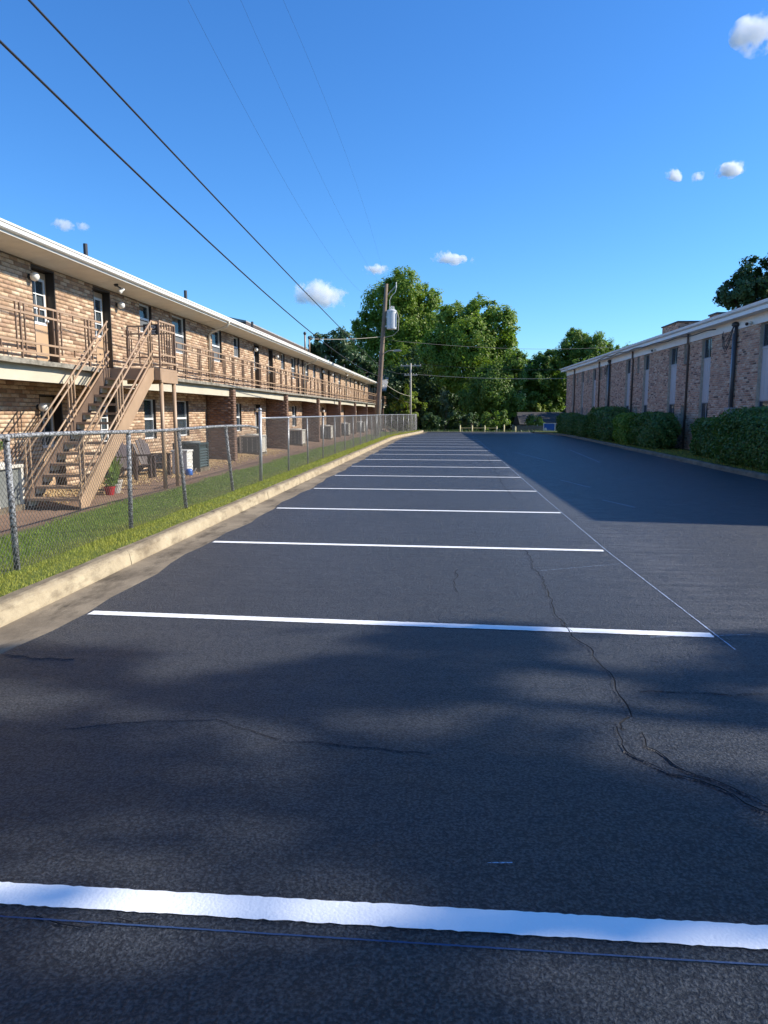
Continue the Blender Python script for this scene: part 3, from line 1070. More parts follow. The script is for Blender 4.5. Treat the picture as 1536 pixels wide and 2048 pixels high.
# soffit panels, fascia with gutter, roof
y = BY0
sp = MB().add([(0.013, 0.004, SOF + 0.0), (0.013, 2.436, SOF + 0.0), (0.70, 2.436, 4.755), (0.70, 0.004, 4.755),
               (0.013, 0.004, SOF + 0.02), (0.013, 2.436, SOF + 0.02), (0.70, 2.436, 4.775), (0.70, 0.004, 4.775)],
              [(0, 1, 2, 3), (7, 6, 5, 4), (0, 4, 5, 1), (1, 5, 6, 2), (2, 6, 7, 3), (3, 7, 4, 0)]).mesh('soffit_panel', M['soffit'])
while y < BY1 - 0.5:
    inst('soffit_panel', sp, apt, (0, y - BY0, random.uniform(-0.006, 0.004)), (0, random.uniform(-0.006, 0.006), 0))
    y += 2.44
MB().prism([(0.0, 4.64), (0.03, 4.64), (0.03, 4.56), (0.0, 4.56)], 'y', 0, BY1 - BY0) if False else None
g = MB().prism([(0.695, 4.735), (0.735, 4.735), (0.735, 4.775), (0.79, 4.78), (0.815, 4.80), (0.82, 4.86), (0.84, 4.875), (0.84, 4.91), (0.825, 4.91), (0.81, 4.89), (0.73, 4.89), (0.695, 4.89)], 'y', -0.05, BY1 - BY0 + 0.1)
g.build('gutter', M['white'], apt)
MB().prism([(0.71, 4.895), (-5.0, 6.3), (-10.7, 4.895), (-10.7, 4.80), (0.69, 4.80)], 'y', -0.1, BY1 - BY0 + 0.2).build('roof', M['shingle'], apt)
MB().box(-10.0, -0.365, 0.02, BY1 - BY0 - 0.02, -0.15, 4.79).build('building_core', M['mortar'], apt)

def downspout(yw, zt=4.80):
    pts = [(0.78, yw, zt), (0.78, yw, zt - 0.07), (0.70, yw, zt - 0.16), (0.16, yw, zt - 0.36), (0.065, yw, zt - 0.46), (0.065, yw, 2.62)]
    MB().tube([(a, b - BY0, c) for a, b, c in pts], 0.042, 8).build('downspout', M['downspout'], apt, smooth=True)
for yw in (24.75, 41.5, 58.2, 70.5):
    downspout(yw)
# service masts on the wall, passing through the eave
for k, yw in enumerate((39.75, 41.0)):
    m_ = MB().tube([(0.06, yw - BY0, 2.62), (0.06, yw - BY0, 4.7)], 0.045, 8)
    m_.build('conduit', M['conduit'], apt, smooth=True)
    m_ = MB().tube([(0.45, yw - BY0, 4.93), (0.45, yw - BY0, 5.95 - 0.1 * k)], 0.045, 8)
    o = m_.build('service_mast', M['tan_paint'], apt, smooth=True)
    MB().lathe((0.45, yw - BY0, 5.95 - 0.1 * k), [(0.05, -0.02), (0.09, 0.05), (0.07, 0.13), (0.02, 0.16)], 10).build('weatherhead', M['conduit'], o, smooth=True)
for yw, dx in ((17.6, -0.6), (24.4, -0.6), (32.8, -0.6), (52.5, -0.6), (62.0, -0.6)):
    MB().tube([(dx, yw - BY0, 4.95), (dx, yw - BY0, 5.80)], 0.055, 10).build('vent_pipe', M['conduit'], apt)
# flood lights under the eave
def flood(y):
    b = MB().lathe((0.42, y - BY0, 4.66), [(0.05, 0.06), (0.055, 0.03), (0.03, 0.0)], 10).build('flood_light', M['black'], apt)
    MB().bar((0.42, y - BY0, 4.68), (0.50, y - BY0 + 0.10, 4.63), 0.025).build('arm', M['black'], b)
    h = MB().lathe((0, 0, 0), [(0.028, -0.05), (0.035, 0.0), (0.06, 0.07), (0.066, 0.10), (0.01, 0.105)], 12).build('lamp_head', M['globe'], b, smooth=True)
    h.location = (0.52, y - BY0 + 0.12, 4.60)
    h.rotation_euler = (R(125), 0, R(-60))
flood(17.0)
flood(56.0)

# balcony railing: bays with four rails, grouped pickets
rail_bays = []
yy0 = 3.0
rail_z = (0.97, 0.80, 0.30, 0.13)
BAY = 8.3
rail_me = MB().bar((0, 0, 0), (0, BAY - 0.01, 0), 0.03, 0.035).mesh('rail', M['tan_paint'])
rail_gap_me = MB().bar((0, 0, 0), (0, 1.05, 0), 0.03, 0.035).mesh('rail', M['tan_paint'])
pk_long = MB().box(-0.012, 0.012, -0.012, 0.012, 0.0, 0.84).mesh('picket', M['brown_rail'])
pk_post = MB().box(-0.016, 0.016, -0.016, 0.016, 0.0, 0.985).mesh('post', M['brown_rail'])
pk_short = MB().box(-0.011, 0.011, -0.011, 0.011, 0.0, 0.17).mesh('picket', M['brown_rail'])
def rail_bay(ya, yb):
    r = bpy.data.objects.new('balcony_railing', None)
    r.empty_display_size = 0.2
    link(r, apt)
    r.location = (SLX - 0.05 - WX, ya - BY0, FL2)
    ln = yb - ya
    for z in rail_z:
        inst('rail', rail_me, r, (0, 0, z), scale=(1, ln / BAY, 1))
    y = 0.35
    k = 0
    while y < ln - 0.1:
        inst('post', pk_post, r, (0.0, y, 0))
        for dy in (-0.13, 0.13):
            if 0.02 < y + dy < ln - 0.02:
                inst('picket', pk_long, r, (0.0, y + dy, 0.13))
        for dz in (0.13, 0.80):
            if y + 0.6 < ln:
                inst('picket', pk_short, r, (0, y + 0.6, dz))
        y += 1.19
        k += 1
rail_bay(7.0, 15.05)
ya = 16.05
while ya < BY1 - 1:
    yb = min(ya + BAY - 0.2, BY1 + 0.2)
    rail_bay(ya, yb)
    ya = yb + 0.05

# cross gable at the far end
gx0, gx1, gy0, gy1 = -10.0, 1.25, 83.2 - BY0, 91.0 - BY0
gb = MB()
gm = (gy0 + gy1) / 2
gb.prism([(gy0 - 0.4, 4.30), (gm, 6.30), (gy1 + 0.4, 4.30), (gy1 + 0.4, 4.15), (gm, 6.15), (gy0 - 0.4, 4.15)], 'x', gx0, gx1)
gb.build('gable_roof', M['roof_grey'], apt)
MB().prism([(gy0 + 0.1, 4.45), (gm, 6.10), (gy1 - 0.1, 4.45)], 'x', gx0 + 0.2, gx1 - 0.5).build('gable_wall', M['cream'], apt)

# ------------------------------------------------------------------ staircase
st = thing('outdoor_staircase', 'tan steel outdoor staircase with open treads up to the balcony', 'staircase', (-6.87, 11.75, 0))
SI, SO = -7.34 + 6.87, -6.36 + 6.87
RUN, RISE = 3.35, 2.56
NT_ = 13
def stringer(x):
    z0 = -0.03
    return MB().prism([(0.0, z0), (0.22, z0), (RUN + 0.02, RISE - 0.17), (RUN + 0.02, RISE + 0.06), (RUN - 0.25, RISE + 0.02), (-0.02, 0.16)], 'x', x - 0.02, x + 0.02)
stringer(SI).build('stringer', M['stringer_dark'], st)
stringer(SO).build('stringer', M['tan_paint'], st)
tread_me = MB().box(SI + 0.022, SO - 0.022, 0.0, 0.27, -0.045, 0.0).mesh('tread', M['tan_paint'])
angle_me = MB().box(SI + 0.022, SI + 0.06, 0.02, 0.25, -0.14, -0.047).mesh('bracket', M['cream'])
for k in range(NT_):
    z = 0.14 + (RISE - 0.14) * k / NT_ + 0.03
    y = RUN * k / NT_
    t_ = inst('tread', tread_me, st, (0, y, z))
    inst('bracket', angle_me, t_)
ly0, ly1 = RUN + 0.02, RUN + 1.0
lx0, lx1 = SLX + 0.012 + 6.87, -6.20 + 6.87
MB().box(lx0, lx1, ly0, ly1, RISE - 0.0, RISE + 0.05).build('landing', M['tan_paint'], st)
f_ = MB()
f_.box(lx1 - 0.04, lx1 + 0.002, ly0 + 0.042, ly1 + 0.003, RISE - 0.25, RISE - 0.002).box(lx0, lx1 - 0.042, ly1 - 0.04, ly1, RISE - 0.25, RISE - 0.002).box(lx0, lx1, ly0, ly0 + 0.04, RISE - 0.2, RISE - 0.002)
f_.build('landing_frame', M['tan_paint'], st)
for dy in (0.13, 0.86):
    MB().tube([(lx1 - 0.05, ly0 + dy, -0.05), (lx1 - 0.05, ly0 + dy, RISE - 0.252)], 0.045, 12).build('post', M['tan_paint'], st, smooth=True)
slope = (RISE - 0.02) / RUN
def srail(x, h, y0=-0.05, y1=RUN + 0.02):
    MB().tube([(x, y0, 0.12 + slope * y0 + h), (x, y1, 0.12 + slope * y1 + h)], 0.019, 8).build('handrail', M['tan_paint'], st, smooth=True)
for x in (SI, SO):
    for h in (0.93, 0.77, 0.30, 0.14):
        srail(x, h)
    for yc in (0.06, 0.06 + RUN * 0.48, RUN - 0.10):
        for dy in (-0.07, 0.05, 0.17) if yc > 1 else (0.0, 0.14):
            y = yc + dy
            if y > RUN + 0.02: continue
            zb = 0.12 + slope * y
            low = -0.03 if (yc < 1 and dy == 0.0) else zb + 0.02
            MB().box(x - 0.014, x + 0.014, y - 0.014, y + 0.014, low, zb + 0.93).build('picket', M['tan_paint'], st)
    for yc in (0.85, 2.45):
        for h in (0.14, 0.77):
            zb = 0.12 + slope * yc
            MB().box(x - 0.011, x + 0.011, yc - 0.011, yc + 0.011, zb + h, zb + h + 0.16).build('picket', M['tan_paint'], st)
# guard around the landing
gz_ = RISE + 0.05
def guard(a, b, nposts):
    for h in (1.0, 0.83, 0.30, 0.13):
        MB().bar((a[0], a[1], gz_ + h), (b[0], b[1], gz_ + h), 0.03, 0.035).build('rail', M['tan_paint'], st)
    for i in range(nposts):
        t_ = i / (nposts - 1)
        x, y = a[0] + (b[0] - a[0]) * t_, a[1] + (b[1] - a[1]) * t_
        s = 0.016 if i in (0, nposts - 1) else 0.012
        z0 = gz_ if i in (0, nposts - 1) else gz_ + 0.13
        MB().box(x - s, x + s, y - s, y + s, z0, gz_ + 1.0).build('picket', M['brown_rail'], st)
guard((lx1 - 0.02, ly0 + 0.05), (lx1 - 0.02, ly1 - 0.05), 7)
guard((lx0 + 0.05, ly1 - 0.02), (lx1 - 0.06, ly1 - 0.02), 5)
# small notice on the landing rail
sg = thing('notice_sign', 'small black notice with white lettering on the stair landing rail', 'sign', (-6.87 + 0.10, 11.75 + ly1 - 0.05, gz_ + 0.80))
MB().box(-0.17, 0.17, -0.012, 0.0, 0.0, 0.24).build('board', M['black'], sg)
ov = MB()
pts = [(0.115 * math.cos(a), -0.0145, 0.175 + 0.035 * math.sin(a)) for a in [2 * math.pi * i / 24 for i in range(25)]]
ov.tube(pts, 0.006, 5)
ov.box(-0.07, 0.07, -0.016, -0.0125, 0.165, 0.185)
ov.build('emblem', M['white_plastic'], sg)
for i, (z, w) in enumerate(((0.10, 0.13), (0.065, 0.10), (0.03, 0.12))):
    m_ = MB()
    x = -w
    while x < w:
        ww = random.uniform(0.012, 0.03)
        m_.box(x, min(w, x + ww), -0.0155, -0.0125, z - 0.008, z + 0.008)
        x += ww + 0.008
    m_.build('lettering', M['white_plastic'], sg)

# ------------------------------------------------------------------ chain-link fence
fence = thing('chain_link_fence', 'grey chain link fence on the grass strip beside the left kerb', 'fence', (-4.16, 3.0, 0.0))
FO = Vector((-4.16, 3.0, 0.0))
def fx(y):
    return -4.16 + 1.35 * sstep(44, 64, y) - 0.05 * sstep(12, 60, y)
def fz(y):
    return yard_z(-4.16)
def ftop(y):
    return fz(y) + (1.29 - 0.004 * (y - 6) if y < 15.6 else 1.40)
posts = [3.9, 6.43, 8.94, 10.96, 13.48, 15.57, 18.37, 21.0]
while posts[-1] < 63.5:
    posts.append(posts[-1] + 2.62)
tilts = {10.96: (-0.02, -0.16), 13.48: (-0.02, -0.30), 6.43: (0.0, -0.03), 8.94: (0.0, 0.06)}
for y in posts:
    tall = abs(y - 15.57) < 0.01
    tx, ty = tilts.get(y, (random.uniform(-.02, .02), random.uniform(-.03, .03)))
    old = y < 14
    zt = ftop(y if not tall else 14) + (0.32 if tall else -0.03)
    rr = 0.038 if tall else (0.03 if old else 0.024)
    b = Vector((fx(y), y, fz(y) - 0.1)) - FO
    p = Vector((fx(y) + tx, y + ty, zt)) - FO
    o = MB().tube([b, p], rr, 10).build('post', M['galv_old'] if old else M['galv'], fence, smooth=True)
    MB().lathe((p.x, p.y, p.z), [(rr + 0.006, -0.01), (rr + 0.006, 0.02), (rr * 0.7, 0.045), (0.004, 0.055)], 10).build('post_cap', M['galv_old'] if old else M['galv'], o, smooth=True)
pts1 = []
y = 3.0
while y <= 15.5:
    sag = 0.012 * math.sin(y * 1.1) - (0.05 * sstep(14.6, 15.5, y))
    pts1.append(Vector((fx(y), y, ftop(y) + sag)) - FO)
    y += 0.4
MB().tube(pts1, 0.024, 8).build('rail', M['galv_old'], fence, smooth=True)
pts2 = []
y = 15.62
while y <= posts[-1]:
    pts2.append(Vector((fx(y), y, ftop(y))) - FO)
    y += 1.3
pts2.append(Vector((fx(posts[-1]), posts[-1], ftop(posts[-1]))) - FO)
MB().tube(pts2, 0.021, 8).build('rail', M['galv'], fence, smooth=True)

def chainlink(y0, y1, rad, mesh=0.056):
    """two families of slanted wires that weave past each other"""
    Vs, Fs = [], []
    def seg(a, b, off):
        n = 3
        d = (b - a).normalized()
        s = d.cross(Vector((1, 0, 0))).normalized()
        t = Vector((1, 0, 0))
        base = len(Vs)
        for p in (a, b):
            for k in range(n):
                an = 2 * math.pi * k / n
                Vs.append(tuple(p + s * (math.cos(an) * rad) + t * (math.sin(an) * rad)))
        for k in range(n):
            k2 = (k + 1) % n
            Fs.append((base + k, base + k2, base + n + k2, base + n + k))
    dy = mesh
    tilt = 0.82            # dy per dz
    for fam in (1, -1):
        y = y0 - 1.6
        while y < y1 + 1.6:
            # wire from the ground to the top rail
            zb = fz(y) + 0.02
            zt = ftop(min(max(y, y0), y1)) - 0.01
            a = Vector((0, y, zb))
            b = Vector((0, y + fam * tilt * (zt - zb), zt))
            # clip to the run
            def clip(p, q):
                for lim, sgn in ((y0, 1), (y1, -1)):
                    pa, qa = (p.y - lim) * sgn, (q.y - lim) * sgn
                    if pa < 0 and qa < 0: return None
                    if pa < 0: p = p.lerp(q, pa / (pa - qa))
                    elif qa < 0: q = q.lerp(p, qa / (qa - pa))
                return p, q
            c = clip(a, b)
            if c:
                p, q = c
                nseg = 3
                for i in range(nseg):
                    s, e = p.lerp(q, i / nseg), p.lerp(q, (i + 1) / nseg)
                    sb = 0.012 * math.sin(s.y * 2.1 + s.z * 3) + 0.0028 * fam
                    eb = 0.012 * math.sin(e.y * 2.1 + e.z * 3) + 0.0028 * fam
                    seg(Vector((fx(s.y) + 0.03 + sb, s.y, s.z)) - FO, Vector((fx(e.y) + 0.03 + eb, e.y, e.z)) - FO, 0)
            y += dy * 1.0
    return np_mesh('mesh', np.array(Vs), np.array(Fs), M['wire'])
link(bpy.data.objects.new('wire_mesh', chainlink(3.0, 15.5, 0.0021)), fence)
link(bpy.data.objects.new('wire_mesh', chainlink(15.62, posts[-1], 0.0017, 0.06)), fence)

# ------------------------------------------------------------------ yard furniture
def ac_unit(name, label, loc, w, d, h, style, rz=0.0):
    t = thing(name, label, 'air conditioner', loc, rz, 'air conditioning units along the left building')
    body, guard_m, top_m = {'cream': ('ac_grey', 'ac_grey', 'ac_cream'), 'teal': ('ac_teal', 'ac_teal_light', 'ac_teal'), 'cage': ('ac_grey', 'galv', 'ac_cream')}[style]
    MB().box(-w / 2 - 0.06, w / 2 + 0.06, -d / 2 - 0.06, d / 2 + 0.06, -0.06, 0.05).build('pad', M['pan'], t)
    MB().box(-w / 2 + 0.02, w / 2 - 0.02, -d / 2 + 0.02, d / 2 - 0.02, 0.05, h - 0.04).build('coil', M[body], t)
    for sx in (-1, 1):
        for sy in (-1, 1):
            MB().box(sx * w / 2 - 0.035, sx * w / 2 + 0.035, sy * d / 2 - 0.035, sy * d / 2 + 0.035, 0.052, h - 0.03).build('corner_post', M[top_m], t)
    lid = MB().box(-w / 2 - 0.045, w / 2 + 0.045, -d / 2 - 0.045, d / 2 + 0.045, h - 0.03, h + 0.03)
    lid.build('lid', M[top_m], t, bevel=0.015)
    fan = MB().lathe((0, 0, h + 0.031), [(w * 0.40, 0.0), (w * 0.40, 0.02), (w * 0.36, 0.045), (w * 0.12, 0.05), (0.02, 0.05)], 20)
    fan.build('fan_grille', M['ac_grey'] if style == 'teal' else M[top_m], t)
    if style == 'cream':
        for i in range(int((w - 0.1) / 0.05)):
            x = -w / 2 + 0.07 + i * 0.05
            MB().box(x - 0.006, x + 0.006, -d / 2 - 0.012, -d / 2 + 0.018, 0.08, h - 0.06).build('guard_bar', M['ac_cream'] if i % 4 == 0 else M['ac_grey'], t)
        MB().box(w / 2 - 0.005, w / 2 + 0.02, -d / 2 + 0.05, d / 2 - 0.05, 0.07, h - 0.05).build('side_panel', M['ac_cream'], t)
    elif style == 'teal':
        for i in range(7):
            z = 0.12 + i * (h - 0.2) / 7
            MB().add([(w / 2 - 0.005, -d / 2 + 0.04, z), (w / 2 + 0.03, -d / 2 + 0.04, z - 0.03), (w / 2 + 0.03, d / 2 - 0.04, z - 0.03), (w / 2 - 0.005, d / 2 - 0.04, z),
                      (w / 2 - 0.005, -d / 2 + 0.04, z + 0.02), (w / 2 + 0.03, -d / 2 + 0.04, z - 0.01), (w / 2 + 0.03, d / 2 - 0.04, z - 0.01), (w / 2 - 0.005, d / 2 - 0.04, z + 0.02)],
                     [(0, 1, 2, 3), (7, 6, 5, 4), (0, 4, 5, 1), (1, 5, 6, 2), (2, 6, 7, 3), (3, 7, 4, 0)]).build('louvre', M['ac_teal_light'], t)
    else:
        for i in range(10):
            x = -w / 2 + 0.04 + i * (w - 0.08) / 9
            MB().box(x - 0.005, x + 0.005, -d / 2 - 0.02, -d / 2 - 0.008, 0.06, h - 0.05).build('guard_bar', M['galv'], t)
        for i in range(8):
            z = 0.1 + i * (h - 0.18) / 7
            MB().box(-w / 2, w / 2, -d / 2 - 0.028, -d / 2 - 0.019, z - 0.005, z + 0.005).build('guard_bar', M['galv'], t)
        MB().box(w / 2 - 0.17, w / 2 - 0.08, -d / 2 - 0.033, -d / 2 - 0.029, h * 0.62, h * 0.70).build('data_plate', M['white_plastic'], t)
    p_ = MB().tube([(-w / 2, d * 0.2, 0.2), (-w / 2 - 0.12, d * 0.25, 0.18), (-w / 2 - 0.2, d * 0.3, 0.35)], 0.018, 6)
    p_.build('pipe', M['black'], t)
    return t
GY = -0.0
ac_unit('air_conditioner', 'caged air conditioner with cream lid at the foot of the stairs', (-7.78, 11.4, 0.02), 0.72, 0.72, 0.72, 'cage')
ac_unit('air_conditioner', 'dark teal louvred air conditioner beside the white box', (-7.50, 20.3, 0.02), 0.72, 0.72, 0.74, 'teal')
ac_unit('air_conditioner', 'cream air conditioner behind the tall fence post, over yellow pebbles', (-7.85, 28.3, 0.02), 0.80, 0.80, 0.72, 'cream')
ac_unit('air_conditioner', 'cream air conditioner past the second brown wing wall', (-7.85, 36.4, 0.02), 0.82, 0.82, 0.76, 'cream')
ac_unit('air_conditioner', 'grey air conditioner past the third brown wing wall', (-7.8, 45.2, 0.02), 0.8, 0.8, 0.8, 'cream')
ac_unit('air_conditioner', 'cream air conditioner past the fourth wing wall with a lattice behind it', (-7.7, 52.6, 0.02), 0.8, 0.8, 0.85, 'cream')
ac_unit('air_conditioner', 'farthest grey air conditioner, beside the wooden utility pole', (-7.6, 61.5, 0.02), 0.8, 0.8, 0.85, 'cream')

def adirondack(label, loc, rz):
    t = thing('garden_chair', label, 'chair', loc, rz, 'brown garden chairs')
    m = M['plastic_brown']
    for i in range(5):                       # seat slats
        y = -0.02 + i * 0.10
        MB().bar((-0.26, y, 0.36 - i * 0.028), (0.26, y, 0.36 - i * 0.028), 0.085, 0.02).build('seat_slat', m, t)
    for i in range(5):                       # fan back, rounded top
        x = (i - 2) * 0.11
        hgt = 0.98 - 0.035 * (i - 2) ** 2
        MB().bar((x * 0.8, 0.40, 0.22), (x * 1.12, 0.66, hgt), 0.095, 0.02, up=(0, 1, 0)).build('back_slat', m, t)
    for s in (-1, 1):
        MB().bar((s * 0.31, -0.12, 0.58), (s * 0.31, 0.56, 0.56), 0.12, 0.025).build('armrest', m, t)
        MB().bar((s * 0.29, -0.04, 0.0), (s * 0.29, -0.04, 0.57), 0.05, 0.09).build('leg', m, t)
        MB().bar((s * 0.27, 0.66, 0.0), (s * 0.27, 0.30, 0.30), 0.04, 0.09).build('leg', m, t)
        MB().bar((s * 0.27, 0.48, 0.20), (s * 0.27, 0.56, 0.56), 0.04, 0.07).build('arm_post', m, t)
    MB().bar((-0.3, 0.55, 0.50), (0.3, 0.55, 0.50), 0.03, 0.07).build('back_rail', m, t)
    return t
adirondack('brown resin garden chair nearer the stairs, half behind the other', (-7.65, 17.2, 0.0), R(78))
adirondack('brown resin garden chair with tall rounded back, nearer the white box', (-7.55, 18.15, 0.0), R(72))

t = thing('storage_box', 'white plastic box standing between garden chair and dark air conditioner', 'box', (-7.35, 19.2, -0.02))
MB().box(-0.22, 0.22, -0.22, 0.22, 0.0, 0.60).build('body', M['white_plastic'], t, bevel=0.02)
MB().box(-0.24, 0.24, -0.24, 0.24, 0.602, 0.66).build('lid', M['white_plastic'], t, bevel=0.015)
for z in (0.2, 0.38):
    MB().box(0.221, 0.235, -0.16, 0.16, z, z + 0.03).build('rib', M['white_plastic'], t)
t = thing('watering_can', 'small blue plastic watering can in front of the white box', 'watering can', (-7.0, 18.75, -0.03))
MB().lathe((0, 0, 0), [(0.085, 0.0), (0.10, 0.03), (0.10, 0.13), (0.075, 0.17), (0.05, 0.18)], 14).build('body', M['blue_ball'], t, smooth=True)
MB().tube([(0.08, 0, 0.05), (0.16, 0, 0.12), (0.2, 0, 0.2)], [0.018, 0.013, 0.012], 8).build('spout', M['white_plastic'], t)
MB().tube([(-0.07, 0, 0.15), (-0.15, 0, 0.16), (-0.16, 0, 0.07), (-0.09, 0, 0.04)], 0.01, 6).build('handle', M['blue_ball'], t)

def leaves(n, centers, radii, size, rg, flat=0.0, surf=0.55, aspect=0.55, outw=None):
    """n leaf quads spread over clumps; returns verts, faces"""
    centers = np.asarray(centers, float)
    radii = np.asarray(radii, float)
    idx = rg.integers(0, len(centers), n)
    d = rg.normal(size=(n, 3))
    d /= np.linalg.norm(d, axis=1)[:, None]
    rr = rg.uniform(0, 1, n) ** surf
    P = centers[idx] + d * (radii[idx] * rr)[:, None]
    if outw is None:
        nn = d * 0.5 + np.array([0, 0, 0.5]) + rg.normal(size=(n, 3)) * 0.5
    else:
        nn = outw[idx] * 0.75 + d * 0.3 + np.array([0, 0, 0.35]) + rg.normal(size=(n, 3)) * 0.42
    a = np.cross(nn, rg.normal(size=(n, 3)))
    a /= np.linalg.norm(a, axis=1)[:, None] + 1e-9
    b = np.cross(a, nn)
    b /= np.linalg.norm(b, axis=1)[:, None] + 1e-9
    s = size * rg.uniform(0.6, 1.35, n)
    A = a * (s / 2)[:, None]
    B = b * (s * aspect / 2)[:, None]
    V = np.stack([P - A, P + B, P + A, P - B], 1).reshape(-1, 3)
    Fc = np.arange(4 * n).reshape(-1, 4)
    return V, Fc

def pot(label, loc, r, h, mat, plant, seed, grp='plant pots below the stairs'):
    t = thing('potted_plant', label, 'potted plant', loc, 0, grp)
    MB().lathe((0, 0, 0), [(r * 0.72, 0.0), (r * 0.95, h * 0.8), (r * 1.05, h * 0.82), (r * 1.05, h), (r * 0.9, h), (r * 0.85, h * 0.85)], 16).build('pot', mat, t, smooth=False)
    rg = np.random.default_rng(seed)
    mb = MB()
    if plant == 'blade':
        for i in range(16):
            a = rg.uniform(0, 6.28); ln = rg.uniform(0.35, 0.7); sp_ = rg.uniform(0.05, 0.22)
            p0 = Vector((0.03 * math.cos(a), 0.03 * math.sin(a), h * 0.85))
            p1 = p0 + Vector((sp_ * 0.5 * math.cos(a), sp_ * 0.5 * math.sin(a), ln * 0.6))
            p2 = p0 + Vector((sp_ * 1.4 * math.cos(a), sp_ * 1.4 * math.sin(a), ln))
            s = Vector((-math.sin(a), math.cos(a), 0)) * 0.018
            mb.add([p0 - s, p0 + s, p1 + s, p1 - s, p2], [(0, 1, 2, 3), (3, 2, 4)])
        mb.build('leaves', LEAF['mid'], t)
    else:
        V, Fc = leaves(260, [(0, 0, h + 0.12), (0.06, 0.03, h + 0.2)], [0.16, 0.12], 0.07, rg)
        link(bpy.data.objects.new('leaves', np_mesh('leaves', V, Fc, LEAF['mid'])), t)
    return t
pot('red glazed pot under the stair stringer', (-6.95, 14.05, -0.03), 0.11, 0.18, M['red'], 'bush', 1)
pot('grey pot with tall blade leaves behind the stair stringer', (-7.0, 14.4, -0.03), 0.13, 0.20, M['pot_grey'], 'blade', 2)
pot('grey pot with bushy plant under the landing end', (-7.2, 14.85, -0.03), 0.14, 0.24, M['pot_grey'], 'blade', 3)
pot('small pot with green plant on the cream lid by the lower steps', (-7.78, 11.55, 0.802), 0.09, 0.11, M['pot_grey'], 'bush', 4)

# yellow pebbles by the wall
def pebbles(n):
    rg = np.random.default_rng(8)
    base = np.array([(1, 0, 0), (-1, 0, 0), (0, 1, 0), (0, -1, 0), (0, 0, 1), (0, 0, -1)], float)
    f0 = np.array([(0, 2, 4), (2, 1, 4), (1, 3, 4), (3, 0, 4), (2, 0, 5), (1, 2, 5), (3, 1, 5), (0, 3, 5)])
    y = rg.uniform(12.5, 31.5, n)
    x = -8.35 + np.abs(rg.normal(0, 0.55, n))
    keep = x < -6.75
    x, y = x[keep], y[keep]
    n = len(x)
    z = np.array([yard_z(v) for v in x]) + 0.008
    s = rg.uniform(0.014, 0.042, (n, 1, 3)) * np.array([1, 1, 0.65])
    ang = rg.uniform(0, 6.28, n)
    v = base[None] * s + rg.normal(0, 0.003, (n, 6, 3))
    c, si = np.cos(ang)[:, None], np.sin(ang)[:, None]
    v = np.stack([v[..., 0] * c - v[..., 1] * si, v[..., 0] * si + v[..., 1] * c, v[..., 2]], -1)
    v += np.stack([x, y, z], 1)[:, None]
    fc = (np.arange(n)[:, None, None] * 6 + f0[None]).reshape(-1, 3)
    o = link(bpy.data.objects.new('pebbles', np_mesh('pebbles', v.reshape(-1, 3), fc, M['pebble'])))
    tag(o, 'yellow pebbles strewn along the foot of the tan brick wall', 'pebbles', kind='stuff')
pebbles(7000)

# ------------------------------------------------------------------ utility poles and lines
up_ = thing('utility_pole', 'leaning brown wooden utility pole with transformer and street light', 'utility pole', (-4.86, 48.3, 0.0))
PB, PT = Vector((0, 0, -0.05)), Vector((-4.08 + 4.86, 47.5 - 48.3, 9.95))
pp = [PB.lerp(PT, t_) for t_ in (0, 0.25, 0.5, 0.75, 1)]
MB().tube(pp, [0.19, 0.175, 0.155, 0.135, 0.115], 14).build('pole', M['wood_pole'], up_, smooth=True)
def onpole(z):
    return PB.lerp(PT, z / 10.0)
tc = onpole(7.75) + Vector((0.50, -0.05, 0))
tr = MB().lathe((tc.x, tc.y, tc.z - 0.62), [(0.29, 0.0), (0.315, 0.03), (0.315, 1.10), (0.33, 1.12), (0.33, 1.18), (0.24, 1.25), (0.05, 1.27)], 20).build('transformer', M['transformer'], up_, smooth=False)
for i, (dx, dy) in enumerate(((-0.12, 0.06), (0.13, 0.04), (0.02, -0.14))):
    MB().lathe((tc.x + dx, tc.y + dy, tc.z + 0.60), [(0.04, 0), (0.055, 0.04), (0.035, 0.07), (0.055, 0.11), (0.03, 0.15), (0.045, 0.19), (0.012, 0.26)], 10).build('bushing', M['white_plastic'], tr)
for i in range(5):
    a = R(-150 + i * 60)
    MB().box(tc.x + 0.32 * math.cos(a) - 0.012, tc.x + 0.32 * math.cos(a) + 0.05 * math.cos(a) + 0.012, tc.y + 0.34 * math.sin(a) - 0.012, tc.y + 0.34 * math.sin(a) + 0.012, tc.z - 0.5, tc.z + 0.38).build('cooling_fin', M['transformer'], tr)
MB().bar(onpole(7.9), (tc.x - 0.3, tc.y, tc.z + 0.2), 0.08, 0.1).build('bracket', M['galv'], up_)
MB().bar(onpole(7.3), (tc.x - 0.3, tc.y, tc.z - 0.4), 0.08, 0.1).build('bracket', M['galv'], up_)
e0 = onpole(8.7)
MB().tube([tc + Vector((-0.12, 0.06, 0.85)), tc + Vector((-0.13, 0.0, 1.25)), tc + Vector((0.0, 0, 1.5)), tc + Vector((0.25, 0, 1.75)), tc + Vector((0.3, 0, 2.0))], 0.02, 6).build('lead_wire', M['white_plastic'], up_)
MB().lathe(tuple(tc + Vector((0.3, 0, 2.0))), [(0.03, 0), (0.045, 0.08), (0.03, 0.2), (0.045, 0.3), (0.02, 0.38)], 8).build('fuse_cutout', M['white_plastic'], up_)
MB().bar(onpole(9.2), tc + Vector((0.3, 0, 2.15)), 0.05, 0.07).build('bracket', M['wood_pale'], up_)
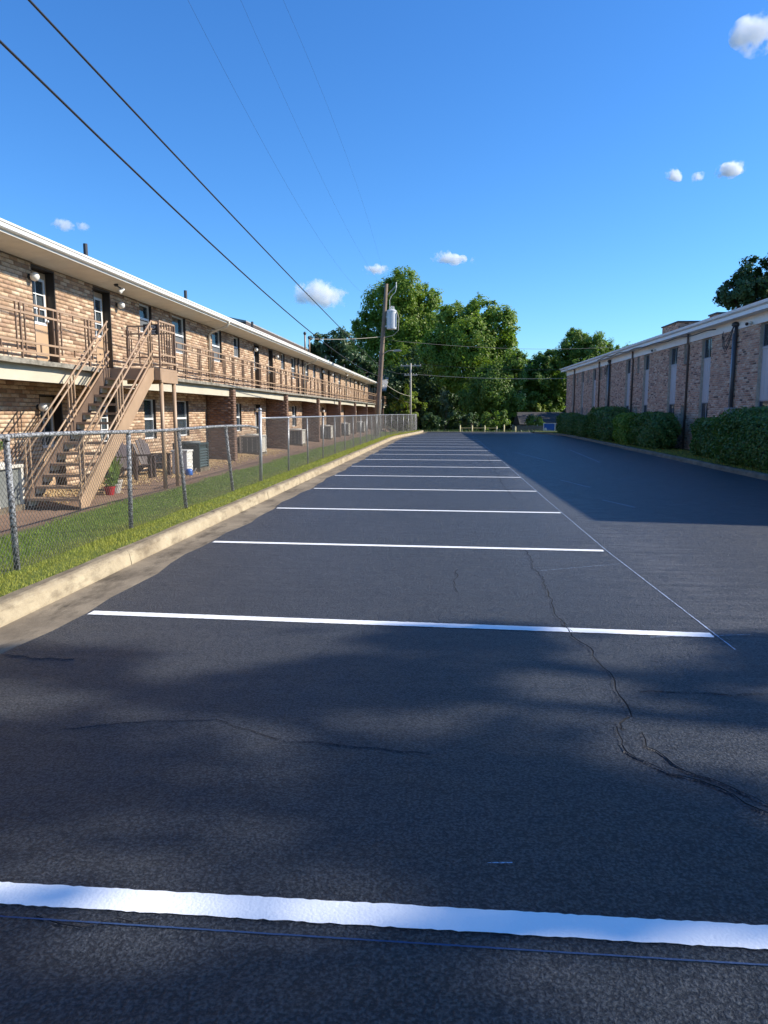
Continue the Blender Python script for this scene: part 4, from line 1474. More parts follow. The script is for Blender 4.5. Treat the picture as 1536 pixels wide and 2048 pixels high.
MB().tube([tc + Vector((0.36, 0, 0.5)), tc + Vector((0.48, 0, 0.1)), tc + Vector((0.44, 0, -0.7)), tc + Vector((0.1, 0, -1.0)), onpole(6.6)], 0.02, 6).build('drop_wire', M['wood_pale'], up_)
la = onpole(5.15)
MB().tube([la, la + Vector((0.12, -0.1, 0.42)), la + Vector((0.5, -0.2, 0.62)), la + Vector((0.95, -0.25, 0.62))], 0.03, 8).build('lamp_arm', M['wood_pale'], up_, smooth=True)
MB().prism([(-0.02, 0.0), (0.42, 0.02), (0.48, 0.08), (0.30, 0.15), (0.02, 0.12)], 'y', -0.11, 0.11).build('lamp_head', M['wood_pale'], up_)
bpy.data.objects[-1] if False else None
lh = [o for o in up_.children if o.name.startswith('lamp_head')][0]
lh.location = la + Vector((0.9, -0.27, 0.55))
MB().tube([onpole(0.4) + Vector((0.2, -0.02, 0)), onpole(2.6) + Vector((0.17, -0.02, 0))], 0.04, 8).build('ground_guard', M['wood_pale'], up_)

def tpole(label, base, top, arms, r, mat, name='utility_pole'):
    t = thing(name, label, 'utility pole', (base[0], base[1], base[2]), 0)
    h = top - base[2]
    MB().tube([(0, 0, -0.2), (0, 0, h * 0.5), (0, 0, h)], [r, r * 0.9, r * 0.75], 10).build('pole', mat, t, smooth=True)
    for (z, w) in arms:
        a = MB().bar((-w / 2, 0.09, z - base[2]), (w / 2, 0.09, z - base[2]), 0.09, 0.11).build('crossarm', mat, t)
        for x in (-w / 2 + 0.08, -w / 5, w / 5, w / 2 - 0.08):
            MB().lathe((x, 0.09, z - base[2] + 0.055), [(0.02, 0), (0.03, 0.03), (0.02, 0.05), (0.03, 0.07), (0.01, 0.1)], 8).build('insulator', M['white_plastic'], a)
    return t
tpole('pale thin pole with crossarm at the end of the chain link fence', (-3.45, 66.3, -0.2), 6.15, [(5.95, 1.9), (5.1, 1.2)], 0.10, M['wood_pale'])
tpole('grey pole with crossarm rising behind the long tan roof', (-13.0, 88.0, 0.0), 9.0, [(7.7, 1.9)], 0.10, M['wood_pale'])
tpole('short grey pole top without crossarm behind the tan roof', (-10.9, 93.0, 0.0), 7.3, [], 0.14, M['wood_pale'])

def wire(label, pts, r=0.012, n=24, mat='black'):
    """smooth line through three or more points (quadratic through 3)"""
    P = [Vector(p) for p in pts]
    out = []
    if len(P) == 2:
        s = (P[1] - P[0]).length * 0.012
        for i in range(n + 1):
            t_ = i / n
            out.append(P[0].lerp(P[1], t_) - Vector((0, 0, 4 * s * t_ * (1 - t_))))
    else:
        t1 = (P[1] - P[0]).length / ((P[1] - P[0]).length + (P[2] - P[1]).length)
        for i in range(n + 1):
            t_ = i / n
            l0 = (t_ - t1) * (t_ - 1) / (t1)
            l1 = t_ * (t_ - 1) / (t1 * (t1 - 1))
            l2 = t_ * (t_ - t1) / (1 - t1)
            out.append(P[0] * l0 + P[1] * l1 + P[2] * l2)
    o = MB().tube(out, r, 6).build('power_line', M[mat], smooth=True)
    tag(o, label, 'power line', 'overhead lines')
    return o
pw = lambda z: up_.location + onpole(z)
wire('upper of the two thick black cables crossing the sky on the left', [(-4.7, -3.0, 6.75), (-4.7, 18.4, 5.77), tuple(pw(4.7))], 0.015)
wire('lower of the two thick black cables crossing the sky on the left', [(-4.7, -3.0, 6.6), (-4.7, 14.65, 4.93), tuple(pw(4.1))], 0.015)
wire('rightmost faint thin line running up from the pole top', [tuple(on_x(540, -60, -4.2)), tuple(on_x(670, 250, -4.15)), tuple(pw(9.9))], 0.0026)
wire('second faint thin line running up from the pole top', [tuple(on_x(455, -60, -4.4)), tuple(on_x(612, 290, -4.3)), tuple(pw(9.6))], 0.0022)
wire('leftmost faint thin line running up from the pole top', [tuple(on_x(345, -60, -4.6)), tuple(on_x(545, 320, -4.4)), tuple(pw(9.2))], 0.0022)
wire('pale service line from the wooden pole to the roof mast', [(WX + 0.45, 41.0, 5.85), tuple(pw(6.7))], 0.016, mat='wood_pale')
wire('cable from the wooden pole down to the thin pole', [tuple(pw(4.7)), (-3.45, 66.3, 5.3)], 0.015)
wire('sagging cable from the wooden pole low to the thin pole', [tuple(pw(3.9)), (-3.45, 66.3, 3.2)], 0.018, mat='wood_pale')
wire('sagging cable from the far gable to the thin pole', [(-6.9, 84.0, 4.0), (-3.45, 66.3, 2.6)], 0.018, mat='wood_pale')
wire('upper line from the thin pole across the trees to the right building', [(-2.6, 66.4, 6.1), (9.6, 56.5, 4.95)], 0.013)
wire('lower line from the thin pole across the trees to the right building', [(-3.4, 66.4, 5.2), (9.75, 57.6, 4.35)], 0.016, mat='wood_pale')
wire('high line over the trees behind the right building', [(-4.08, 47.6, 6.4), (16.0, 72.0, 8.0)], 0.012)

# ------------------------------------------------------------------ right brick building
RB_ANG = math.atan(0.0238)
rb = thing('brick_building', 'two-storey reddish brown brick building in shade on the right', 'building', (10.97 - 0.0238 * 12.6, 12.6, 0.0), RB_ANG)
RBL = 46.9                # length along the lot
Y0R = 12.6
def place_right(u, w, z):
    return np.stack([-w, u - Y0R, z], -1)
rwins, slits = [], []
for a, b in ((13.5, 14.5), (17.2, 18.2), (20.6, 21.6), (23.95, 25.35), (29.5, 30.5), (33.4, 34.5), (37.5, 38.45), (40.9, 41.85), (45.4, 46.4), (49.2, 50.15), (53.0, 53.8), (56.2, 57.0)):
    rwins.append((a, b))
for a in (15.6, 22.4, 32.2, 39.25, 47.6, 51.4, 55.0):
    slits.append((a, a + 0.36))
FRZ = 4.62
ropen = []
for a, b in rwins: ropen.append((a, b, 1.05, FRZ - 0.01))
for a, b in slits: ropen += [(a, b, 3.75, FRZ - 0.01), (a, b, 1.05, 1.98)]
rwall = backing((Y0R, Y0R + RBL, -0.1, 5.0), ropen, place_right, 0.28).build('wall', M['mortar_grey'], rb)
RL, RH, RJ = 0.205, 0.064, 0.012
rrects = bricks_uv(Y0R, Y0R + RBL, 0.02, FRZ - 0.005, ropen, RL, RH, RJ)
def rb_world(u, w, z):
    x, y = -w, u - Y0R
    c, s = math.cos(RB_ANG), math.sin(RB_ANG)
    return np.stack([rb.location.x + x * c - y * s, rb.location.y + x * s + y * c, z], -1)
cand = [i for i, r in enumerate(rrects) if r[2] > 2.0]
pl = pick_largest([rrects[i] for i in cand], rb_world, 300, (RL, RH))
rbig = set(cand[i] for i in pl)
V, Fc = brick_boxes([r for i, r in enumerate(rrects) if i not in rbig], place_right, 0.010, 9)
tag(link(bpy.data.objects.new('brick_courses', np_mesh('brick_courses', V, Fc, M['brick_red'])), rb), kind='stuff')
one_v, one_f = brick_boxes([(-RL / 2, RL / 2, 0, RH)], lambda u, w, z: np.stack([-w, u, z], -1), 0.01)
rbrick = np_mesh('brick', one_v, one_f, M['brick_red'])
for i in sorted(rbig):
    a, b, c, d = rrects[i]
    inst('brick', rbrick, rwall, (random.uniform(-0.002, 0.002), (a + b) / 2 - Y0R, c))
# end wall bricks (out of frame side, seen from a step aside)
MB().box(0.282, 9.7, 0.0, RBL, -0.1, 4.99).build('building_core', M['mortar_grey'], rb)

def rwindow(y, w, h, z, par, tall):
    f = MB()
    t_ = 0.04
    f.box(0.10, 0.15, 0.003, t_, 0.003, h - 0.003).box(0.10, 0.15, w - t_, w - 0.003, 0.003, h - 0.003).box(0.10, 0.15, t_, w - t_, 0.003, t_).box(0.10, 0.15, t_, w - t_, h - t_, h - 0.003)
    if w > 0.6:
        f.box(0.105, 0.145, w * 0.5 - 0.02, w * 0.5 + 0.02, t_, h - t_)
    o = f.build('window', M['window_grey'], par)
    o.location = (0, y - Y0R, z)
    if w > 0.6:
        MB().box(0.12, 0.126, t_, w * 0.5 - 0.02, t_, h - t_).build('pane', M['glass'], o)
        MB().box(0.12, 0.126, w * 0.5 + 0.02, w - t_, t_, h - t_).build('pane', M['glass'], o)
    else:
        MB().box(0.12, 0.126, t_, w - t_, t_, h - t_).build('pane', M['glass'], o)
    MB().box(0.17, 0.175, t_, w - t_, t_, h - t_).build('blind', M['blind'] if not tall else M['screen'], o)
    MB().box(0.085, 0.16, -0.002, w + 0.002, -0.045, 0.0).build('sill', M['panel'], o) if w > 0.6 else MB().box(-0.05, 0.1, -0.03, w + 0.03, -0.06, -0.002).build('sill', M['brick_red'], o)
for a, b in rwins:
    rwindow(a, b - a, FRZ - 0.01 - 3.82, 3.82, rb, True)
    rwindow(a, b - a, 2.08 - 1.05, 1.05, rb, False)
    w = b - a
    sp_ = MB()
    sp_.box(0.11, 0.14, a - Y0R + 0.003, b - Y0R - 0.003, 2.083, 3.772)
    for i in range(1, 5):
        yv = a - Y0R + w * i / 5
        sp_.box(0.102, 0.111, yv - 0.008, yv + 0.008, 2.09, 3.765)
    sp_.build('spandrel_panel', M['panel'], rb)
for a, b in slits:
    rwindow(a, b - a, FRZ - 0.01 - 3.75, 3.75, rb, True)
    rwindow(a, b - a, 1.98 - 1.05, 1.05, rb, True)
# frieze, soffit, fascia with gutter, roof
MB().box(-0.035, 0.0, -0.02, RBL + 0.02, FRZ, 4.985).build('frieze', M['white_cool'], rb)
MB().box(-0.40, -0.036, -0.35, RBL + 0.3, 4.95, 4.975).build('soffit', M['white_cool'], rb)
MB().prism([(-0.40, 4.93), (-0.435, 4.93), (-0.435, 5.06), (-0.48, 5.07), (-0.53, 5.10), (-0.55, 5.17), (-0.55, 5.185), (-0.53, 5.185), (-0.51, 5.13), (-0.43, 5.13), (-0.40, 5.13)], 'y', -0.38, RBL + 0.32).build('gutter', M['white_cool'], rb)
MB().prism([(-0.42, 5.14), (4.9, 7.05), (10.2, 5.14), (10.2, 5.0), (-0.40, 5.0)], 'y', -0.40, RBL + 0.35).build('roof', M['shingle'], rb)
MB().prism([(0.2, 5.0), (4.9, 6.85), (9.6, 5.0)], 'y', -0.05, 0.1).build('gable_wall', M['brick_red'], rb)
for yv in (31.9, 40.3, 48.0, 56.0, 19.5):
    MB().tube([(-0.10, yv - Y0R, 4.95), (-0.10, yv - Y0R, 4.6), (-0.06, yv - Y0R, 4.5), (-0.06, yv - Y0R, 0.1)], 0.045, 8).build('downspout', M['downspout_brown'], rb, smooth=True)
def rmast(yv):
    o = MB().tube([(-0.09, yv - Y0R, 1.2), (-0.09, yv - Y0R, 4.72)], 0.055, 10).build('service_mast', M['conduit'], rb, smooth=True)
    MB().tube([(-0.10, yv - Y0R + 0.16, 1.2), (-0.10, yv - Y0R + 0.16, 4.5)], 0.035, 8).build('conduit', M['galv'], o, smooth=True)
    MB().lathe((-0.11, yv - Y0R, 4.72), [(0.075, -0.02), (0.14, 0.03), (0.12, 0.12), (0.04, 0.16)], 12).build('weatherhead', M['conduit'], o, smooth=True)
    rg = random.Random(int(yv))
    for i in range(5):
        a = Vector((-0.16, yv - Y0R + rg.uniform(-.02, .05), 4.75))
        dip = rg.uniform(0.35, 0.75)
        b = Vector((-0.2, yv - Y0R + rg.uniform(0.55, 0.95), 4.5 + rg.uniform(-0.1, 0.25)))
        pts = [a + (b - a) * s + Vector((-0.08 * math.sin(math.pi * s), 0, -dip * math.sin(math.pi * s))) for s in [i / 10 for i in range(11)]]
        MB().tube(pts, 0.012, 5).build('drip_loop', M['black'], o, smooth=True)
    MB().box(-0.24, -0.012, yv - Y0R - 0.2, yv - Y0R + 0.22, 1.15, 1.85).build('meter_box', M['window_grey'], o)
rmast(27.1)
rmast(45.25)
cab = []
for i in range(40):
    s = i / 39
    cab.append((-0.44 + 0.2 * (1 - s) , (28.0 - Y0R) + s * 19.0, 4.72 + 0.28 * math.sin(min(1, s * 1.2) * 1.3) + 0.03 * math.sin(s * 37)))
MB().tube([(-0.46, y, z) for x, y, z in cab], 0.02, 6).build('strung_cable', M['black'], rb, smooth=True)
def rflood(yv):
    b = MB().box(-0.06, -0.036, yv - Y0R - 0.05, yv - Y0R + 0.05, 4.66, 4.76).build('flood_light', M['white'], rb)
    for s in (-1, 1):
        h = MB().lathe((0, 0, 0), [(0.025, -0.05), (0.035, 0.0), (0.055, 0.06), (0.06, 0.08), (0.01, 0.085)], 10).build('lamp_head', M['black'] if s > 0 else M['white'], b, smooth=True)
        h.location = (-0.13, yv - Y0R + 0.09 * s, 4.70)
        h.rotation_euler = (R(-100 * s), R(-40), 0)
rflood(26.0)
rflood(36.6)
for (ya_, yb_, zt, xo) in ((39.6, 42.2, 6.38, 2.0), (34.4, 35.3, 6.12, 2.0)):
    c_ = MB().box(xo, xo + 1.1, ya_ - Y0R, yb_ - Y0R, 5.3, zt).build('chimney', M['brick_red'], rb)
    MB().box(xo - 0.06, xo + 1.16, ya_ - Y0R - 0.06, yb_ - Y0R + 0.06, zt + 0.002, zt + 0.07).build('cap', M['conduit'], c_)
    crects = bricks_uv(ya_ - Y0R, yb_ - Y0R, 5.3, zt - 0.02, [], RL, RH, RJ)
    V1, F1 = brick_boxes(crects, lambda u, w, z: np.stack([xo - w, u, z], -1), 0.01, 12)
    er = bricks_uv(0, 1.1, 5.3, zt - 0.02, [], RL, RH, RJ)
    V2, F2 = brick_boxes(er, lambda u, w, z: np.stack([xo + u, ya_ - Y0R - w, z], -1), 0.01, 13)
    tag(link(bpy.data.objects.new('chimney_bricks', np_mesh('chimney_bricks', np.concatenate([V1, V2]), np.concatenate([F1, F2 + len(V1)]), M['brick_red'])), c_), kind='stuff')

# ------------------------------------------------------------------ hedges
def hedge(label, x0, x1, y0, y1, h, mat, seed, n, round_=0.25, leafs=0.075):
    rg = np.random.default_rng(seed)
    cx, cy = (x0 + x1) / 2, (y0 + y1) / 2
    t = thing('hedge_bush', label, 'bush', (cx, cy, 0.11), 0, 'clipped bushes in front of the right building')
    hx, hy = (x1 - x0) / 2, (y1 - y0) / 2
    # points spread over a rounded box shell
    d = rg.normal(size=(n, 3))
    p = 5.0
    d /= (np.sum(np.abs(d) ** p, 1) ** (1 / p))[:, None]
    lump = 1 + 0.06 * np.sin(d[:, 1] * 5 + seed) * np.cos(d[:, 2] * 4 + seed) + 0.05 * np.sin(d[:, 0] * 9 + d[:, 2] * 7)
    r = (1 - 0.28 * rg.uniform(0, 1, n) ** 2) * lump * (1 + rg.normal(0, 0.03, n))
    P = d * r[:, None] * np.array([hx, hy, h * 0.5]) + np.array([0, 0, h * 0.5 + 0.04])
    P[:, 2] = np.maximum(P[:, 2], 0.03)
    nrm = d / np.linalg.norm(d, axis=1)[:, None]
    nn = nrm * 0.7 + np.array([0, 0, 0.45]) + rg.normal(size=(n, 3)) * 0.55
    a = np.cross(nn, rg.normal(size=(n, 3)))
    a /= np.linalg.norm(a, axis=1)[:, None]
    b = np.cross(a, nn)
    b /= np.linalg.norm(b, axis=1)[:, None]
    s = leafs * rg.uniform(0.6, 1.5, n)
    A, B = a * (s / 2)[:, None], b * (s * 0.3)[:, None]
    V = np.stack([P - A, P + B, P + A, P - B], 1).reshape(-1, 3)
    link(bpy.data.objects.new('foliage', np_mesh('foliage', V, np.arange(4 * n).reshape(-1, 4), mat)), t)
    # twiggy dark inside
    m_ = MB()
    for i in range(26):
        q = Vector((random.uniform(-.8, .8) * hx, random.uniform(-.85, .85) * hy, h * random.uniform(0.45, 0.92)))
        m_.tube([(q.x * 0.3, q.y * 0.8, -0.05), (q.x * 0.6, q.y * 0.92, q.z * 0.5), tuple(q)], [0.02, 0.014, 0.006], 5)
    m_.build('stems', M['bark'], t)
    return t
HD = [
    ('clipped boxy bush farthest along the right building, at its end corner', 8.35, 9.55, 50.5, 57.0, 1.46, 'hedge', 7000),
    ('low narrow clipped bush between two taller ones near the far end', 8.35, 9.45, 45.8, 48.6, 1.31, 'hedge', 5000),
    ('tall shaggy bush with an uneven top in the middle of the row', 8.40, 9.75, 38.9, 44.6, 1.79, 'hedge', 9000),
    ('lighter green bush beside the big dark square one', 8.45, 9.6, 35.5, 37.9, 1.45, 'hedge_light', 7000),
    ('big dark square-clipped bush left of the brown downspout', 8.55, 9.75, 30.8, 35.1, 1.47, 'hedge', 11000),
    ('rounded clipped bush right of the brown downspout', 8.75, 9.85, 24.3, 27.0, 1.30, 'hedge', 11000),
    ('large leafy bush at the right edge of the photo', 8.12, 9.75, 18.3, 23.3, 1.60, 'hedge', 16000),
]
for i, (lb, x0, x1, y0, y1, h, mt, n) in enumerate(HD):
    hedge(lb, x0, x1, y0, y1, h, LEAF[mt], 30 + i, int(n * 1.5), leafs=0.085 if y0 < 30 else 0.11)

# ------------------------------------------------------------------ trees
def tree(name, label, lobes, base, leaf, n, size, seed, cat='tree', group='trees beyond the lot', trunk_r=0.3, clump=0.85, aspect=0.55, vis_trunk=True, dens=1.0):
    """lobes: (x, y, z, r) world spheres the crown is made of"""
    rg = np.random.default_rng(seed)
    t = thing(name, label, cat, base, 0, group)
    B = np.array(base)
    lb = np.array([l for l in lobes])
    vol = lb[:, 3] ** 2
    pr = vol / vol.sum()
    nc = max(12, int(n / 70))
    li = rg.choice(len(lb), nc, p=pr)
    d = rg.normal(size=(nc, 3))
    d /= np.linalg.norm(d, axis=1)[:, None]
    rr = 0.35 + 0.65 * rg.uniform(0, 1, nc) ** 0.45
    C = lb[li, :3] + d * (lb[li, 3] * rr * 0.98)[:, None]
    cr = clump * rg.uniform(0.5, 1.3, nc) * np.clip(lb[li, 3] / 3.0, 0.45, 1.1)
    V, Fc = leaves(n, C - B, cr, size, rg, 0.25, 0.6, aspect, d)
    link(bpy.data.objects.new('crown', np_mesh('crown', V, Fc, leaf)), t)
    m_ = MB()
    top = lb[np.argmax(lb[:, 2])]
    mid = Vector((lb[:, 0].mean() - B[0], lb[:, 1].mean() - B[1], 0))
    zc = float(lb[:, 2].min() - B[2])
    fork = Vector((mid.x * 0.4, mid.y * 0.4, max(0.6, zc * 0.55)))
    m_.tube([(0, 0, -0.3), (fork.x * 0.3, fork.y * 0.3, fork.z * 0.5), tuple(fork)], [trunk_r * 1.25, trunk_r, trunk_r * 0.8], 10)
    m_.build('trunk', M['bark'], t, smooth=True)
    l_ = MB()
    for q in lb:
        e = Vector(q[:3] - B)
        k = fork.lerp(e, 0.5) + Vector((rg.normal() * 0.3, rg.normal() * 0.3, 0.15 * (e - fork).length))
        rt_ = trunk_r * 0.5
        l_.tube([tuple(fork), tuple(k), tuple(e)], [rt_, rt_ * 0.6, rt_ * 0.25], 7)
        for s in range(5):
            dd = rg.normal(size=3); dd /= np.linalg.norm(dd)
            dd[2] = abs(dd[2]) * 0.7
            f_ = e + Vector(dd) * (q[3] * 0.85)
            l_.tube([tuple(k.lerp(e, 0.6)), tuple((k.lerp(e, .6) + f_) / 2 + Vector((0, 0, 0.15))), tuple(f_)], [rt_ * 0.35, rt_ * 0.2, rt_ * 0.07], 5)
    l_.build('limbs', M['bark'], t, smooth=True)
    return t
def plobes(px, Y, seed=0, spread=0.6):
    rg = random.Random(seed)
    out = []
    for x, y, r in px:
        dy = rg.uniform(-spread, spread) * r * Y / F
        P = on_y(x, y, Y + dy)
        out.append((P[0], P[1], P[2], r * Y / F))
    return out
def gbase(x, y):
    return (x, y, gh(x, y) - 0.12)

tree('broadleaf_tree', 'tallest broad green tree behind the wooden utility pole', plobes([(805, 580, 38), (765, 612, 42), (850, 600, 30), (735, 655, 30), (810, 645, 50), (770, 705, 48), (850, 660, 42), (725, 700, 30), (815, 730, 50)], 97, 1), gbase(-7.0, 98), LEAF['oak'], 70000, 0.33, 101, trunk_r=0.42)
tree('broadleaf_tree', 'broad green tree in the middle behind the yellow bollards', plobes([(960, 628, 36), (908, 645, 38), (1000, 650, 34), (945, 690, 52), (1008, 695, 32), (885, 705, 45), (985, 740, 48), (915, 745, 45)], 81, 2), gbase(2.5, 82), LEAF['oak'], 70000, 0.31, 102, trunk_r=0.40)
tree('broadleaf_tree', 'lower bright green tree spreading over the wooden fence', plobes([(985, 775, 42), (1018, 755, 30), (1020, 805, 28), (950, 800, 34), (985, 825, 28), (1030, 720, 22)], 75, 3), gbase(5.2, 75.5), LEAF['mid'], 36000, 0.25, 103, trunk_r=0.25)
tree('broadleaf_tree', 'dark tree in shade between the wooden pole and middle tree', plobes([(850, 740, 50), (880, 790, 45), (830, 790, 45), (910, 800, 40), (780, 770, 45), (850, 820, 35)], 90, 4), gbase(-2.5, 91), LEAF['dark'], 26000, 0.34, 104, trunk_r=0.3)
tree('magnolia_tree', 'dark glossy tree rising behind the long tan roof', plobes([(640, 690, 24), (680, 685, 28), (660, 715, 32), (705, 720, 32), (735, 745, 30), (625, 705, 16)], 78, 5), gbase(-13.2, 79), LEAF['dark'], 16000, 0.32, 105, trunk_r=0.3, aspect=0.5)
tree('small_tree', 'small lime green tree by the thin pole', plobes([(820, 800, 20), (803, 818, 18), (836, 820, 17), (818, 778, 13), (820, 835, 18)], 71, 6), gbase(-3.9, 72), LEAF['lime'], 4200, 0.24, 106, trunk_r=0.12, clump=0.6)
tree('columnar_tree', 'slim pale grey-green shrub standing in the dark gap', plobes([(890, 782, 9), (890, 797, 11), (892, 812, 11), (891, 828, 10)], 74, 7), gbase(-0.3, 74.3), LEAF['pale'], 2600, 0.17, 107, trunk_r=0.08, clump=0.5)
tree('broadleaf_tree', 'dark green tree beyond the house roof on the right', plobes([(1075, 755, 32), (1110, 775, 36), (1062, 800, 26), (1100, 815, 24), (1085, 730, 24), (1130, 745, 30), (1050, 745, 26), (1105, 722, 22)], 92, 8), gbase(12.5, 93), LEAF['mid'], 34000, 0.33, 108, trunk_r=0.3)
tree('maple_tree', 'pointed leafy tree rising behind the far end of the right building', plobes([(1150, 690, 28), (1135, 715, 24), (1182, 695, 30), (1212, 705, 24), (1160, 735, 34), (1205, 735, 28), (1150, 668, 14)], 76, 9), gbase(15.5, 77), LEAF['mid'], 24000, 0.34, 109, trunk_r=0.3, aspect=0.32)
tree('maple_tree', 'smaller pointed tree top just above the right roof line', plobes([(1245, 705, 20), (1265, 700, 14), (1235, 725, 24)], 74, 10), gbase(18.5, 75), LEAF['oak'], 5000, 0.3, 110, trunk_r=0.25, aspect=0.32)
tree('broadleaf_tree', 'dark leafy tree above the right roof at the photo edge', plobes([(1475, 580, 34), (1515, 560, 42), (1560, 590, 55), (1500, 610, 36), (1452, 600, 16), (1600, 540, 60)], 47, 11), gbase(21.5, 48), LEAF['dark'], 22000, 0.23, 111, trunk_r=0.35, clump=0.7)
tree('shrub', 'small bright yellow-green shrub above the dark house roof', plobes([(1073, 815, 10), (1085, 818, 10), (1063, 820, 8)], 90, 12), gbase(11.2, 90.5), LEAF['lime'], 1500, 0.25, 112, cat='shrub', trunk_r=0.08, clump=0.6)
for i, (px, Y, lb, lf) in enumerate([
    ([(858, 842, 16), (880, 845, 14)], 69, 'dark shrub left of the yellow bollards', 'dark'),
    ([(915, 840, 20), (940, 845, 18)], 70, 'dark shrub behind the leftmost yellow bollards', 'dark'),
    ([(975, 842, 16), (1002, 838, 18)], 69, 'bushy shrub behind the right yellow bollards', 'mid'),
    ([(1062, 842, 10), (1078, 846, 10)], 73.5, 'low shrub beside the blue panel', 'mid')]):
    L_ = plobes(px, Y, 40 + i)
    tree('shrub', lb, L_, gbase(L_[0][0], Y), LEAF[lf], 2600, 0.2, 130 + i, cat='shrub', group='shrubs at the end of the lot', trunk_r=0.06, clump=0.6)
tree('broadleaf_tree', 'unseen tree added behind the right building to shade the low house', [(21.5, 85, 6.0, 3.6), (24.5, 84, 6.5, 3.4), (21.0, 88.5, 5.0, 3.2), (19.5, 83.5, 4.2, 2.4)], gbase(22, 86), LEAF['mid'], 12000, 0.34, 113, trunk_r=0.3)  # never in view, added to put the house roof in shade
# a far-off wood closing the view between the trunks
def wood():
    rg = np.random.default_rng(77)
    n = 46000
    x = rg.uniform(-32, 40, n)
    y = rg.uniform(97, 112, n)
    top = 6.2 + 1.3 * np.sin(x * 0.35) + 0.9 * np.sin(x * 0.9 + 1) + 1.8 * (x > 4)
    z = -2.4 + rg.uniform(0, 1, n) * (top + 2.4)
    c = np.stack([x, y, z], 1)
    V, Fc = leaves(n, c, np.full(n, 0.3), 0.75, rg)
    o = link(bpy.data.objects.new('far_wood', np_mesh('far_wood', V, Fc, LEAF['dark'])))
    tag(o, 'far-off dark wood closing the view behind the trees', 'wood', kind='stuff')
wood()

# trees outside the frame on the right that throw the dappled shade over the foreground
def shade_lobes(spots, z):
    out = []
    for gx_, gy_, r, dz in spots:
        zz = z + dz
        out.append((gx_ + 1.52 * zz, gy_ + 0.22 * zz, zz, r))
    return out
tree('shade_tree', 'large leafy tree outside the right edge that shades the near asphalt', shade_lobes([(-0.4, 0.2, 1.15, 0), (-0.7, 1.05, 0.55, 0.2), (1.5, 1.15, 0.4, 0.5), (-2.3, 1.35, 0.55, 0.1), (0.2, 2.75, 0.55, 1.5), (-1.9, 2.95, 0.45, 0.5), (2.6, 0.5, 1.0, 1), (-3.0, 0.6, 1.2, 0), (-0.9, 4.15, 0.45, 0.8), (1.35, 4.35, 0.25, 0.3), (0.1, 5.0, 0.36, 0.9), (-2.6, 4.4, 0.35, 1.2)], 11), (17.5, 3.2, -0.1), LEAF['mid'], 25000, 0.25, 120, group='trees outside the frame', trunk_r=0.35, clump=1.1)
tree('shade_tree', 'second leafy tree outside the right edge, nearer the building end', shade_lobes([(4.6, 5.6, 0.8, 0), (3.6, 4.3, 0.6, 0.6), (3.4, 2.6, 0.4, 1.2), (2.4, 5.0, 0.3, 1.6)], 12), (22.5, 6.6, -0.1), LEAF['mid'], 6000, 0.25, 121, group='trees outside the frame', trunk_r=0.25, clump=0.8)

# ------------------------------------------------------------------ far end of the lot
bl = ['leftmost', 'second from the left', 'third from the left', 'fourth from the left', 'fifth from the left', 'rightmost']
bx = [(1.07, 62.75), (2.12, 62.85), (3.21, 62.9), (4.23, 62.75), (4.87, 62.8), (5.85, 62.85)]
bols = []
for i, (x, y) in enumerate(bx):
    h = (0.62, 0.60, 0.58, 0.52, 0.66, 0.50)[i]
    t = thing('bollard', '%s of the pale yellow bollards at the far end of the lot' % bl[i], 'bollard', (x, y, -0.05), 0, 'yellow bollards at the lot end')
    MB().tube([(0, 0, -0.3), (0, 0, h)], 0.062, 12).build('post', M['bollard'], t, smooth=True)
    MB().lathe((0, 0, h), [(0.064, -0.01), (0.05, 0.03), (0.01, 0.05)], 12).build('cap', M['bollard'], t, smooth=True)
for i in range(3):
    a, b = bx[i], bx[i + 1]
    o = wire('cable strung low between the %s and next yellow bollard' % ('leftmost', 'second', 'third')[i], [(a[0], a[1] + 0.07, 0.36), (b[0], b[1] + 0.07, 0.36)], 0.02, 10, 'bollard')
    o.name = 'barrier_cable'
    o['category'] = 'cable'
    o['group'] = 'cables between the bollards'
# concrete edge strip at the end of the asphalt
o = MB().box(-3.0, 8.2, LOT_END - 0.02, LOT_END + 0.35, -0.3, 0.035).build('lot_edge', M['kerb'])
tag(o, 'concrete edge strip at the far end of the asphalt', kind='structure')

# wooden fence beyond the lot, right
wf = thing('wooden_fence', 'old brown board fence below the house roof', 'fence', (6.3, 71.5, 0))
x = 0.0
while x < 7.6:
    zb = gh(6.3 + x, 71.5) - 0.12
    top = 0.42 + random.uniform(-0.04, 0.04)
    MB().box(x, x + 0.135, -0.012, 0.012, zb, top).build('board', M['wood_fence'], wf)
    x += 0.15
for k in range(4):
    xx = 0.05 + k * 2.4
    MB().box(xx, xx + 0.1, 0.06, 0.16, gh(6.3 + xx, 71.5) - 0.3, 0.5).build('post', M['wood_pale'], wf)
for z in (0.2, -0.6):
    MB().box(0, 7.6, 0.014, 0.055, z, z + 0.09).build('rail', M['wood_fence'], wf)
